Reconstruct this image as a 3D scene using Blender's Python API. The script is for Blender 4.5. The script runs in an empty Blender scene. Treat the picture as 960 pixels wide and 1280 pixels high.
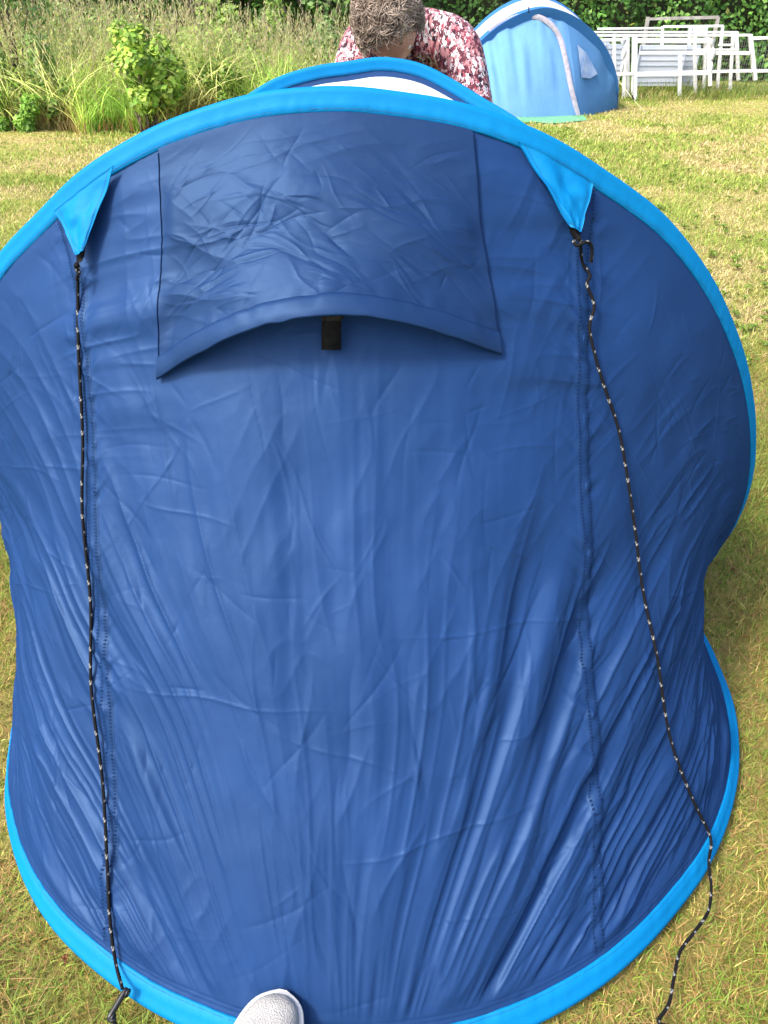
import bpy, math
import numpy as np
from mathutils import Vector, Matrix

R = math.radians
rng = np.random.default_rng(7)
SC = bpy.context.scene
COL = SC.collection

# ------------------------------------------------------------------ camera
CAM_H, PITCH, FPX = 1.32, R(35), 961.0          # focal length in pixels of a 960 x 1280 frame
cd = bpy.data.cameras.new('camera'); cam = bpy.data.objects.new('camera', cd); COL.objects.link(cam)
cam.location = (0, 0, CAM_H); cam.rotation_euler = (math.pi/2 - PITCH, 0, 0)
cd.sensor_fit = 'VERTICAL'; cd.sensor_height = 24; cd.lens = 24*FPX/1280
cd.clip_start = 0.02; cd.clip_end = 500
SC.camera = cam

# ------------------------------------------------------------------ light
SUN_EL, SUN_AZ = R(52), R(-120)                   # azimuth from +Y, clockwise: sun on the left
w = bpy.data.worlds.new('World'); SC.world = w; w.use_nodes = True
nt_ = w.node_tree; bg = nt_.nodes['Background']
sky = nt_.nodes.new('ShaderNodeTexSky'); sky.sky_type = 'NISHITA'; sky.sun_disc = False
sky.sun_elevation = SUN_EL; sky.sun_rotation = SUN_AZ; sky.dust_density = 3.5; sky.ozone_density = 0.6; sky.air_density = 0.8
nt_.links.new(sky.outputs[0], bg.inputs[0]); bg.inputs[1].default_value = 0.125
sd = bpy.data.lights.new('sun', 'SUN'); sun = bpy.data.objects.new('sun', sd); COL.objects.link(sun)
sd.energy = 1.5; sd.angle = R(11); sd.color = (1, .95, .86)
sdir = Vector((math.sin(SUN_AZ)*math.cos(SUN_EL), math.cos(SUN_AZ)*math.cos(SUN_EL), math.sin(SUN_EL)))
sun.rotation_euler = sdir.to_track_quat('Z', 'Y').to_euler()
SC.view_settings.view_transform = 'Standard'; SC.view_settings.look = 'None'
SC.view_settings.gamma = 1; SC.view_settings.exposure = 1.92; SC.view_settings.use_curve_mapping = False
SC.render.engine = 'CYCLES'

# ------------------------------------------------------------------ helpers
def at(x, y, Y):
    """world point at ground distance Y seen at photo pixel x, y"""
    a = (x-480)/FPX; b = -(y-640)/FPX
    d = np.array([a, math.cos(PITCH)+b*math.sin(PITCH), -math.sin(PITCH)+b*math.cos(PITCH)])
    return np.array([0, 0, CAM_H]) + d*(Y/d[1])
def gnd(x, y, z=0.0):
    a = (x-480)/FPX; b = -(y-640)/FPX
    d = np.array([a, math.cos(PITCH)+b*math.sin(PITCH), -math.sin(PITCH)+b*math.cos(PITCH)])
    return np.array([0, 0, CAM_H]) + d*((z-CAM_H)/d[2])

def tag(o, label=None, cat=None, group=None, kind=None):
    if label: o['label'] = label
    if cat: o['category'] = cat
    if group: o['group'] = group
    if kind: o['kind'] = kind
    return o
def empty(name, loc, label, cat, group=None):
    o = bpy.data.objects.new(name, None); COL.objects.link(o); o.location = loc
    o.empty_display_size = .1
    return tag(o, label, cat, group)
def link(name, me, mats, parent=None, smooth=True):
    o = bpy.data.objects.new(name, me); COL.objects.link(o)
    for m in (mats if isinstance(mats, (list, tuple)) else [mats]): me.materials.append(m)
    if smooth and len(me.polygons): me.polygons.foreach_set('use_smooth', np.ones(len(me.polygons), bool))
    if parent:
        o.parent = parent; o.matrix_parent_inverse = Matrix.Translation(parent.location).inverted()
    return o
def raw(name, V, Q, mats, parent=None, smooth=True, col=None, mi=None):
    """mesh from numpy verts and quads / tris (one face size)"""
    V = np.asarray(V, np.float32).reshape(-1, 3); Q = np.asarray(Q, np.int32)
    me = bpy.data.meshes.new(name); n, k = Q.shape
    me.vertices.add(len(V)); me.vertices.foreach_set('co', V.ravel())
    me.loops.add(n*k); me.loops.foreach_set('vertex_index', Q.ravel())
    me.polygons.add(n); me.polygons.foreach_set('loop_start', np.arange(0, n*k, k, dtype=np.int32))
    me.polygons.foreach_set('loop_total', np.full(n, k, np.int32))
    if mi is not None: me.polygons.foreach_set('material_index', np.asarray(mi, np.int32))
    if col is not None:
        a = me.color_attributes.new('Col', 'FLOAT_COLOR', 'POINT')
        c = np.ones((len(V), 4), np.float32); c[:, :3] = col; a.data.foreach_set('color', c.ravel())
    me.update(calc_edges=True); me.validate()
    return link(name, me, mats, parent, smooth)
def gridq(nu, nv, wrapu=False):
    u = np.arange(nu if wrapu else nu-1); v = np.arange(nv-1)
    U, V = np.meshgrid(u, v, indexing='ij'); U2 = (U+1) % nu
    return np.stack([U*nv+V, U2*nv+V, U2*nv+V+1, U*nv+V+1], -1).reshape(-1, 4)
class MB:
    """collects boxes, bars and tubes of one part"""
    def __init__(s): s.V = []; s.F = []; s.n = 0; s.M = []
    def add(s, V, F, m=0):
        s.V.append(np.asarray(V, float)); s.F += [tuple(int(i)+s.n for i in f) for f in F]; s.M += [m]*len(F); s.n += len(V)
    def bar(s, a, b, wx, wz, m=0, up=(0, 0, 1)):
        a = np.array(a, float); b = np.array(b, float); d = b-a; d /= np.linalg.norm(d)
        up = np.array(up, float)
        if abs(d@up) > .95: up = np.array([0, 1., 0])
        r = np.cross(d, up); r /= np.linalg.norm(r); u = np.cross(r, d)
        c = [a+r*wx*i/2+u*wz*j/2 for i, j in ((-1, -1), (1, -1), (1, 1), (-1, 1))]
        c += [q+(b-a) for q in c]
        s.add(c, [(3, 2, 1, 0), (4, 5, 6, 7), (0, 1, 5, 4), (1, 2, 6, 5), (2, 3, 7, 6), (3, 0, 4, 7)], m)
    def tube(s, P, r, n=8, m=0, cap=True):
        V, F = tube_vf(P, r, n); s.add(V, F, m)
        if cap: 
            k = len(V)//n; s.F += [tuple(s.n-len(V)+i for i in range(n))[::-1], tuple(s.n-n+i for i in range(n))]; s.M += [m, m]
    def build(s, name, mats, parent=None, smooth=False, bevel=0):
        me = bpy.data.meshes.new(name); me.from_pydata(np.vstack(s.V).tolist(), [], s.F)
        me.polygons.foreach_set('material_index', np.array(s.M, np.int32)); me.update()
        o = link(name, me, mats, parent, smooth)
        if bevel:
            b = o.modifiers.new('bevel', 'BEVEL'); b.width = bevel; b.segments = 2; b.limit_method = 'ANGLE'
        return o
def tube_vf(P, r, n=8):
    P = np.asarray(P, float); m = len(P); r = np.broadcast_to(np.asarray(r, float), (m,))
    T = np.gradient(P, axis=0); T /= np.linalg.norm(T, axis=1, keepdims=True)+1e-12
    up = np.array([0, 0, 1.]) if abs(T[0, 2]) < .9 else np.array([1., 0, 0])
    X = np.cross(T[0], up); X /= np.linalg.norm(X); V = []
    for i in range(m):
        X = X - T[i]*(X@T[i]); X /= np.linalg.norm(X)+1e-12; Y = np.cross(T[i], X)
        a = np.linspace(0, 2*np.pi, n, endpoint=False)
        V.append(P[i]+r[i]*(np.cos(a)[:, None]*X+np.sin(a)[:, None]*Y))
    F = [(i*n+j, i*n+(j+1) % n, (i+1)*n+(j+1) % n, (i+1)*n+j) for i in range(m-1) for j in range(n)]
    return np.vstack(V), F
def spline(P, n):
    P = np.asarray(P, float); Q = np.vstack([2*P[0]-P[1], P, 2*P[-1]-P[-2]]); out = []
    u = np.linspace(0, 1, 24, endpoint=False)[:, None]
    for i in range(1, len(Q)-2):
        a, b, c, d = Q[i-1], Q[i], Q[i+1], Q[i+2]
        out.append(.5*((2*b)+(c-a)*u+(2*a-5*b+4*c-d)*u**2+(3*b-a-3*c+d)*u**3))
    out = np.vstack(out+[P[-1:]]); s = np.r_[0, np.cumsum(np.linalg.norm(np.diff(out, axis=0), axis=1))]
    t = np.linspace(0, s[-1], n)
    return np.stack([np.interp(t, s, out[:, k]) for k in range(out.shape[1])], 1)
def smooth(C, k):
    wd = np.hanning(2*k+3)[1:-1]; wd /= wd.sum()
    D = np.vstack([2*C[0]-C[k:0:-1], C, 2*C[-1]-C[-2:-k-2:-1]])
    return np.stack([np.convolve(D[:, j], wd, 'valid') for j in range(C.shape[1])], 1)
def vnoise(x, y, seed=0):
    """smooth 2-D value noise in -1..1"""
    xi = np.floor(x).astype(np.int64); yi = np.floor(y).astype(np.int64); fx = x-xi; fy = y-yi
    fx = fx*fx*fx*(fx*(fx*6-15)+10); fy = fy*fy*fy*(fy*(fy*6-15)+10)
    def hsh(i, j):
        k = (i*374761393+j*668265263+seed*1274126177) & 0xffffffff
        k = ((k ^ (k >> 13))*1274126177) & 0xffffffff
        return ((k ^ (k >> 16)) & 0xffff)/32767.5-1
    a = hsh(xi, yi); b = hsh(xi+1, yi); c = hsh(xi, yi+1); d = hsh(xi+1, yi+1)
    return (a*(1-fx)+b*fx)*(1-fy)+(c*(1-fx)+d*fx)*fy
def sstep(a, b, x):
    t = np.clip((x-a)/(b-a), 0, 1); return t*t*(3-2*t)

# ------------------------------------------------------------------ materials
def mat(name, col=(.5, .5, .5), rough=.6, spec=.5, **k):
    m = bpy.data.materials.new(name); m.use_nodes = True; b = m.node_tree.nodes['Principled BSDF']
    b.inputs['Base Color'].default_value = (*col, 1); b.inputs['Roughness'].default_value = rough
    b.inputs['Specular IOR Level'].default_value = spec
    for kk, v in k.items(): b.inputs[kk].default_value = v
    return m
def nd(m, t, **k):
    n = m.node_tree.nodes.new(t)
    for kk, v in k.items(): setattr(n, kk, v)
    return n
def lk(m, a, b): m.node_tree.links.new(a, b)
def noisy(m, c1, c2, scale=8, detail=5, lo=.35, hi=.65, bump=0, bscale=None, bdist=.01):
    b = m.node_tree.nodes['Principled BSDF']; tc = nd(m, 'ShaderNodeTexCoord')
    n = nd(m, 'ShaderNodeTexNoise'); n.inputs['Scale'].default_value = scale; n.inputs['Detail'].default_value = detail
    lk(m, tc.outputs['Object'], n.inputs['Vector'])
    r = nd(m, 'ShaderNodeValToRGB'); r.color_ramp.elements[0].position = lo; r.color_ramp.elements[1].position = hi
    r.color_ramp.elements[0].color = (*c1, 1); r.color_ramp.elements[1].color = (*c2, 1)
    lk(m, n.outputs[0], r.inputs[0]); lk(m, r.outputs[0], b.inputs['Base Color'])
    if bump:
        n2 = nd(m, 'ShaderNodeTexNoise'); n2.inputs['Scale'].default_value = bscale or scale*6; n2.inputs['Detail'].default_value = 4
        lk(m, tc.outputs['Object'], n2.inputs['Vector'])
        bp = nd(m, 'ShaderNodeBump'); bp.inputs['Strength'].default_value = bump; bp.inputs['Distance'].default_value = bdist
        lk(m, n2.outputs[0], bp.inputs['Height']); lk(m, bp.outputs[0], b.inputs['Normal'])
    return m
def fabric(name, col, rough=.42, crease=.25, var=.12, spec=.5, scale=14, dist=.004, trans=.16, gloss=.027):
    """thin coated tent cloth: fine creases and a little unevenness in the dye"""
    m = mat(name, col, rough, spec); b = m.node_tree.nodes['Principled BSDF']; tc = nd(m, 'ShaderNodeTexCoord')
    b.inputs['Specular Tint'].default_value = (.35, .62, 1, 1)
    n = nd(m, 'ShaderNodeTexNoise'); n.inputs['Scale'].default_value = 5; n.inputs['Detail'].default_value = 6
    lk(m, tc.outputs['Object'], n.inputs['Vector'])
    r = nd(m, 'ShaderNodeValToRGB'); c = np.array(col)
    r.color_ramp.elements[0].position = .3; r.color_ramp.elements[1].position = .7
    r.color_ramp.elements[0].color = (*(c*(1-var)), 1); r.color_ramp.elements[1].color = (*(c*(1+var)), 1)
    lk(m, n.outputs[0], r.inputs[0]); lk(m, r.outputs[0], b.inputs['Base Color'])
    n3 = nd(m, 'ShaderNodeTexNoise'); n3.inputs['Scale'].default_value = 30; n3.inputs['Detail'].default_value = 5
    lk(m, tc.outputs['Object'], n3.inputs['Vector'])
    bp = nd(m, 'ShaderNodeBump'); bp.inputs['Strength'].default_value = crease; bp.inputs['Distance'].default_value = dist
    lk(m, n3.outputs[0], bp.inputs['Height']); lk(m, bp.outputs[0], b.inputs['Normal'])
    b.inputs['Specular IOR Level'].default_value = 0; b.inputs['IOR'].default_value = 1.0
    tr = nd(m, 'ShaderNodeBsdfTranslucent'); lk(m, r.outputs[0], tr.inputs[0]); lk(m, bp.outputs[0], tr.inputs['Normal'])
    m1 = nd(m, 'ShaderNodeMixShader'); m1.inputs[0].default_value = trans; lk(m, b.outputs[0], m1.inputs[1]); lk(m, tr.outputs[0], m1.inputs[2])
    gl = nd(m, 'ShaderNodeBsdfGlossy'); gl.inputs['Color'].default_value = (.38, .62, 1, 1); gl.inputs['Roughness'].default_value = rough; lk(m, bp.outputs[0], gl.inputs['Normal'])
    m2 = nd(m, 'ShaderNodeMixShader'); m2.inputs[0].default_value = gloss; lk(m, m1.outputs[0], m2.inputs[1]); lk(m, gl.outputs[0], m2.inputs[2])
    lk(m, m2.outputs[0], m.node_tree.nodes['Material Output'].inputs[0])
    return m
def leafy(name, trans=.35, rough=.5, spec=.3, tint=(1, 1, 1)):
    """colour from the leaf's own attribute, light passing through the blade"""
    m = bpy.data.materials.new(name); m.use_nodes = True; t = m.node_tree; b = t.nodes['Principled BSDF']
    b.inputs['Roughness'].default_value = rough; b.inputs['Specular IOR Level'].default_value = spec
    a = nd(m, 'ShaderNodeAttribute', attribute_name='Col'); lk(m, a.outputs[0], b.inputs['Base Color'])
    tr = nd(m, 'ShaderNodeBsdfTranslucent'); lk(m, a.outputs[0], tr.inputs[0])
    mx = nd(m, 'ShaderNodeMixShader'); mx.inputs[0].default_value = trans
    lk(m, b.outputs[0], mx.inputs[1]); lk(m, tr.outputs[0], mx.inputs[2]); lk(m, mx.outputs[0], t.nodes['Material Output'].inputs[0])
    return m

NAVY = fabric('navy tent cloth', (.0098, .0340, .114), .50, .22, spec=.36)
HOODC = fabric('vent hood cloth', (.0085, .027, .088), .52, .2, spec=.32)
SEAMC = fabric('seam tape cloth', (.0084, .0295, .099), .5, .2, spec=.3)
STITCH = mat('blue thread', (.0, .05, .16), .7)
THREAD = mat('dark blue thread', (.005, .015, .052), .8, .02)
CYAN = fabric('bright blue sleeve cloth', (.0, .172, .41), .6, .3, var=.05, spec=.25)
TABM = fabric('bright blue tab cloth', (.0, .168, .41), .6, .4, var=.05, spec=.25)
WHITEF = fabric('white roof cloth', (.80, .83, .86), .5, .2, var=.03, trans=.45, gloss=.02)
BLACK = noisy(mat('black webbing', rough=.85, spec=.12), (.003, .003, .0035), (.009, .009, .010), 120, bump=.4, bdist=.001)
FUZZ = noisy(mat('grey hook and loop', rough=.95, spec=.1), (.012, .011, .012), (.05, .047, .047), 400, bump=.8, bdist=.002)
PLASTIC = mat('black plastic', (.007, .0075, .009), .4)
ROPE = bpy.data.materials.new('black rope with white flecks'); ROPE.use_nodes = True
_a = nd(ROPE, 'ShaderNodeAttribute', attribute_name='Col'); _b = ROPE.node_tree.nodes['Principled BSDF']; _b.inputs['Roughness'].default_value = .85; _b.inputs['Specular IOR Level'].default_value = .15
lk(ROPE, _a.outputs[0], _b.inputs['Base Color'])
LEAF = leafy('leaves'); BLADE = leafy('grass blades', .3, .55, .25); DRY = leafy('tall wild grass', .6, .6, .2)

# ------------------------------------------------------------------ ground: one lawn sheet to the horizon
def lawn():
    m = mat('lawn', rough=.95, spec=.1); b = m.node_tree.nodes['Principled BSDF']; tc = nd(m, 'ShaderNodeTexCoord')
    def noise(s, d, r=.6):
        n = nd(m, 'ShaderNodeTexNoise'); n.inputs['Scale'].default_value = s; n.inputs['Detail'].default_value = d; n.inputs['Roughness'].default_value = r
        lk(m, tc.outputs['Object'], n.inputs['Vector']); return n
    def ramp(n, stops):
        r = nd(m, 'ShaderNodeValToRGB'); e = r.color_ramp.elements
        while len(e) < len(stops): e.new(.5)
        for i, (p, c) in enumerate(stops): e[i].position = p; e[i].color = (*c, 1)
        lk(m, n.outputs[0], r.inputs[0]); return r
    big = ramp(noise(.9, 6), [(.36, (0.230, 0.264, 0.060)), (.5, (0.347, 0.332, 0.098)), (.66, (0.462, 0.357, 0.167))])
    fine = ramp(noise(26, 8, .75), [(.3, (.35, .33, .28)), (.5, (.95, .95, .9)), (.72, (1.35, 1.3, 1.2))])
    mx = nd(m, 'ShaderNodeMix', data_type='RGBA', blend_type='MULTIPLY'); mx.inputs[0].default_value = 1
    lk(m, big.outputs[0], mx.inputs[6]); lk(m, fine.outputs[0], mx.inputs[7]); lk(m, mx.outputs[2], b.inputs['Base Color'])
    bp = nd(m, 'ShaderNodeBump'); bp.inputs['Strength'].default_value = .9; bp.inputs['Distance'].default_value = .03
    lk(m, noise(38, 8, .8).outputs[0], bp.inputs['Height']); lk(m, bp.outputs[0], b.inputs['Normal'])
    x = np.linspace(-1, 1, 161); x = np.sign(x)*np.abs(x)**2.2*140
    X, Y = np.meshgrid(x, x+3, indexing='ij')
    Z = .02*vnoise(X*.8, Y*.8, 3)*sstep(3, 5, np.hypot(X, Y-1.4))-.002
    o = raw('lawn', np.stack([X, Y, Z], -1), gridq(161, 161), m)
    tag(o, 'sunlit lawn of short yellowing grass', 'lawn', kind='structure')
lawn()

# ------------------------------------------------------------------ pop-up tent: cloth geometry
HX = [(.70, 0), (.755, .09), (.79, .219), (.808, .29), (.809, .354), (.792, .455), (.762, .549), (.728, .634), (.667, .75), (.574, .882), (.475, .984), (.407, 1.034), (.341, 1.073), (.267, 1.114), (.181, 1.148), (.102, 1.17), (.02, 1.182), (-.05, 1.189), (-.12, 1.187), (-.198, 1.178), (-.302, 1.15), (-.38, 1.119), (-.473, 1.07), (-.556, 1.008), (-.647, .936), (-.72, .85), (-.79, .73), (-.83, .61), (-.85, .5), (-.86, .38), (-.85, .28), (-.82, .18), (-.775, .08), (-.72, 0)]
HX2 = [(.70, 0), (.76, .12), (.785, .3), (.75, .5), (.66, .70), (.54, .86), (.43, .955), (.343, 1.014), (.264, 1.053), (.179, 1.096), (.092, 1.132), (-.01, 1.145), (-.09, 1.135), (-.164, 1.128), (-.267, 1.104), (-.34, 1.07), (-.44, 1.01), (-.56, .90), (-.68, .72), (-.77, .5), (-.80, .3), (-.77, .12), (-.72, 0)]
BX = [(.75, 1.55), (.772, 1.343), (.770, 1.232), (.762, 1.138), (.74, 1.052), (.702, .953), (.642, .848), (.575, .761), (.509, .696), (.432, .63), (.357, .577), (.279, .535), (.2, .503), (.1, .475), (-.04, .460), (-.18, .473), (-.300, .510), (-.365, .537), (-.437, .576), (-.512, .625), (-.577, .679), (-.638, .746), (-.690, .823), (-.733, .908), (-.764, 1.011), (-.781, 1.105), (-.79, 1.3), (-.77, 1.55)]
HUB = np.array([0, 1.55, .012])
NT, NV = 1300, 760
def unit(a): return a/(np.linalg.norm(a, axis=-1, keepdims=True)+1e-9)
def hoop(pts, tilt, y0, n): return smooth(spline([(x, y0-tilt*z, z+.004) for x, z in pts], n), max(3, n//60))
H1 = hoop(HX, .2, 1.5, NT)-[0, 0, .009]; B1 = smooth(spline([(x*.987, y*.987+.02*(y > 1.4), .026) for x, y in BX], NT), NT//60)
H2 = hoop(HX2, -.6, 1.6, 400)-[0, 0, .007]
B2 = smooth(spline([(x, 3.1-y, .026) for x, y in BX], 400), 7)

uu = np.linspace(0, 1, NT)[:, None]; vv = np.linspace(0, 1, NV)[None, :]
U = np.broadcast_to(uu, (NT, NV)); Vv = np.broadcast_to(vv, (NT, NV))
W = H1[:, None]*(1-vv[..., None])+B1[:, None]*vv[..., None]
def normals(W, sgn=-1):
    N = unit(np.cross(np.gradient(W, axis=0), np.gradient(W, axis=1)))
    m = N[N.shape[0]//2, N.shape[1]//2]
    return -N if m[1]*sgn < 0 else N
N0 = normals(W)
sag = .05*np.sin(np.pi*Vv)**1.2*np.clip(np.sin(np.pi*U)*1.6, 0, 1)
sag = sag+.095*np.exp(-((U-.12)/.08)**2)*np.exp(-((Vv-.62)/.25)**2)
sag = sag*(1-.55*sstep(.78, .9, U))
W = W-N0*sag[..., None]
N0 = normals(W)
# cloth coordinates in metres: s to the right of the middle, q down from the hoop
S = (.507-U)*3.1; Q = Vv*1.43
D = np.zeros_like(S)
LEN = np.linalg.norm(B1-H1, axis=1)[:, None]; dT = Vv*LEN; dB = (1-Vv)*LEN        # distance from the hoop and from the base ring
ends = sstep(.036, .075, dT)*sstep(.046, .085, dB)*sstep(0, .03, U)*sstep(1, .97, U)
# fan of tension folds running to the middle of the lower hem
dx = S-.0; dy = 1.66-Q; ph = np.arctan2(dx, dy); rr = np.hypot(dx, dy)
ph = ph+.03*vnoise(S*3, Q*3, 5)
def ridge(n): return 1-2*np.abs(n)**.8
f1 = vnoise(ph*17+3.3, np.log(rr)*1.5, 11)
f2 = vnoise(ph*34, np.log(rr)*2.5, 12); f3 = vnoise(ph*75, rr*3, 13)
lowR = np.exp(-((S-.42)/.30)**2)*sstep(.55, .85, Q)
lowL = np.exp(-((S+.45)/.24)**2)*sstep(.5, .8, Q)*.85
midL = np.exp(-((S+.62)/.35)**2)*np.exp(-((Q-.65)/.35)**2)*.95
D += (lowR*1.25+lowL)*.010*f1+(lowR+lowL+midL+.22)*.0042*ridge(f2)*.65+(lowR*.5+lowL*.4+midL+.08)*.0011*f3
# right side panel: folds falling to the lower left
a = (S-.55)*.82+(Q-.6)*.57; c = -(S-.55)*.57+(Q-.6)*.82
D += np.exp(-((S-.95)/.45)**2)*sstep(.2, .5, Q)*(.0062*vnoise(a*13, c*2.2, 21)+.0022*ridge(vnoise(a*34, c*5, 22)))
# left side panel: folds falling to the lower right
a = (S+.6)*.80-(Q-.5)*.6; c = (S+.6)*.6+(Q-.5)*.80
D += np.exp(-((S+.95)/.42)**2)*sstep(.15, .4, Q)*(.0062*vnoise(a*14, c*2, 23)+.0024*ridge(vnoise(a*36, c*4, 24)))
# level creases beside the vent, under the tabs
for s0, sl, sd_ in ((.31, .22, 31), (-.345, -.2, 32)):
    mk = np.exp(-(np.abs(S-s0)/.12)**3)*np.exp(-((Q-.22)/.2)**2)
    D += mk*(.008*vnoise((Q+sl*(S-s0))*19, S*2.5, sd_)+.0018*ridge(vnoise((Q+sl*(S-s0))*45, S*5, sd_+5)))
# slack upright ripples below the vent
mk = np.exp(-((S+.02)/.3)**2)*sstep(.33, .5, Q)*sstep(1.2, .7, Q)
D += mk*(.0042*vnoise(S*20+.4*vnoise(Q*3, S*2, 8), Q*1.1, 41)+.0006*vnoise(S*70, Q*3, 42))
D += .004*vnoise(S*5, Q*5, 51)+.0018*vnoise(S*14, Q*12, 52)+.0008*ridge(vnoise((S+.5*Q)*24, (Q-.5*S)*11, 53))*sstep(-.2, .5, vnoise(S*3, Q*3, 54))
# single sharp creases, straight as folded cloth keeps them
def crease(D, s0, q0, ang, L, A, wd):
    ca, sa = math.cos(ang), math.sin(ang)
    i0 = int(np.clip((.507-(s0+L+.03)/3.1)*NT, 0, NT-1)); i1 = int(np.clip((.507-(s0-L-.03)/3.1)*NT+1, 1, NT))
    j0 = int(np.clip((q0-L-.03)/1.43*NV, 0, NV-1)); j1 = int(np.clip((q0+L+.03)/1.43*NV+1, 1, NV))
    if i1 <= i0 or j1 <= j0: return
    s = S[i0:i1, j0:j1]-s0; q = Q[i0:i1, j0:j1]-q0
    al = s*ca+q*sa; pe = -s*sa+q*ca+.004*np.sin(al*30+s0*50)
    D[i0:i1, j0:j1] += A*np.exp(-np.abs(pe)/wd)*np.clip(1-(al/L)**2, 0, 1)
for k in range(800):
    s0 = rng.uniform(-1.35, 1.35); q0 = rng.uniform(.06, 1.38)
    base = math.atan2(1.66-q0, -s0) if rng.random() < .5 else rng.uniform(0, math.pi)
    crease(D, s0, q0, base+rng.normal(0, .25), rng.uniform(.02, .11), rng.choice([-1, 1])*rng.uniform(.0004, .0015), rng.uniform(.0018, .0045))
for k in range(90):
    s0 = rng.normal(.45, .35); q0 = rng.uniform(.7, 1.36)
    crease(D, s0, q0, math.atan2(1.66-q0, -s0)+rng.normal(0, .2), rng.uniform(.05, .18), rng.choice([-1, 1])*rng.uniform(.0010, .0030), rng.uniform(.004, .011))
for s0, q0, an, L in ((.27, .80, -.10, .22), (-.2, .92, .05, .2), (-.75, .72, .12, .25), (.75, .74, -.12, .2), (.15, 1.12, -.2, .2), (-.05, .62, 1.2, .15), (.55, .50, .65, .2), (.75, .42, .75, .2), (-.3, .55, -.9, .14), (-.62, .45, .5, .14), (.02, 1.0, .3, .15), (.85, .95, .3, .16)):
    crease(D, s0, q0, an, L, .0014, .0025)
# the two long seams gather the cloth
SEAM = {'R': [(.3848, .024), (.3848, .12), (.3808, .26), (.3727, .476), (.3707, .68), (.3707, .782), (.3747, .96)],
        'L': [(.6453, .024), (.6395, .10), (.6433, .245), (.6473, .411), (.6453, .632), (.6413, .784), (.6393, .96)]}
for kk, pts in SEAM.items():
    pv = np.array(pts); us = np.interp(vv[0], pv[:, 1], pv[:, 0]); s0 = (.507-us)*3.1
    e = S-s0[None, :]; sg = np.sign(e)
    D += np.exp(-(np.abs(e)/.03)**2)*(.0024*vnoise((Q+.8*np.abs(e))*58, sg*3, 61)+.0014*vnoise(Q*25, sg*9, 62))
    D += .0018*np.exp(-(e/.013)**4)
D *= ends
# double-stitched lower hem
for e in (.046, .053): D -= .0007*np.exp(-((dB-e)/.0016)**2)
D += .0007*sstep(.056, .050, dB)*sstep(.036, .042, dB)*vnoise(S*70, Q*30, 71)
W = W+N0*D[..., None]; NW = normals(W)
def on_wall(u, v, off=0.):
    u = np.clip(np.atleast_1d(np.asarray(u, float)), 0, 1)*(NT-1); v = np.clip(np.atleast_1d(np.asarray(v, float)), 0, 1)*(NV-1)
    i = np.clip(u.astype(int), 0, NT-2); j = np.clip(v.astype(int), 0, NV-2); a = (u-i)[..., None]; b = (v-j)[..., None]
    f = lambda A: (A[i, j]*(1-a)+A[i+1, j]*a)*(1-b)+(A[i, j+1]*(1-a)+A[i+1, j+1]*a)*b
    return f(W)+unit(f(NW))*np.asarray(off)[..., None]

tent = empty('popup_tent', (0, 1.4, 0), 'large dark blue pop-up tent with bright blue hoops filling the foreground', 'tent')
raw('rear_wall', W, gridq(NT, NV), NAVY, tent)
# sleeves: a rod in a flat folded band of cloth
def sleeve(name, H, T, width, parent, m=CYAN, rod=.0052, seed=0, step=2):
    H = H[::step]; T = unit(T[::step]); tang = unit(np.gradient(H, axis=0)); N = unit(np.cross(tang, T))
    t = np.arange(len(H)); wob = .0004*vnoise(t*.3, t*0., seed)+.0006*vnoise(t*.07, t*0., seed+1)
    prof = [(-.004, 0), (-.002, .7), (.003, 1), (.007, .95), (.011, .72), (.02, .66), (width-.001, .55), (width, 0), (width-.001, -.55), (.02, -.66), (.011, -.72), (.007, -.95), (.003, -1), (-.002, -.7)]
    P = np.stack([H+T*a+N*(b*rod+(wob[:, None] if .012 < a else 0)+(.0008*vnoise(t*.9, t*0+a*90, seed+2)[:, None] if .012 < a else 0)) for a, b in prof], 0)
    o = raw(name, P, gridq(len(prof), len(H), True), m, parent)
    n = int(np.linalg.norm(np.diff(H, axis=0), axis=1).sum()/.0042); tq = np.linspace(2, len(H)-3, n); ip = lambda A: np.stack([np.interp(tq, np.arange(len(A)), A[:, k]) for k in range(3)], 1)
    h_, t_, n_, g_ = ip(H), ip(T), ip(N), ip(tang); c = h_+t_*(width-.0045); V = []
    for sg in (-1, 1):
        q = c+n_*(sg*(.55*rod+.0007)); V.append(np.stack([q-g_*.0013-t_*.0004, q+g_*.0013-t_*.0004, q+g_*.0013+t_*.0004, q-g_*.0013+t_*.0004], 1))
    V = np.concatenate(V).reshape(-1, 3); raw('stitching', V, np.arange(len(V)).reshape(-1, 4), STITCH, o)
    return o
sleeve('hoop_sleeve', H1, W[:, 40]-H1, .0335, tent, seed=1)
sleeve('base_sleeve', B1, W[:, -34]-B1, .040, tent, seed=3)
cen = np.array([0, 2.0, .45]); d2 = unit(unit(H2*0+cen-H2)*[1, .6, 1])
sleeve('hoop_sleeve', H2, d2, .027, tent, seed=5, step=1)
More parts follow.
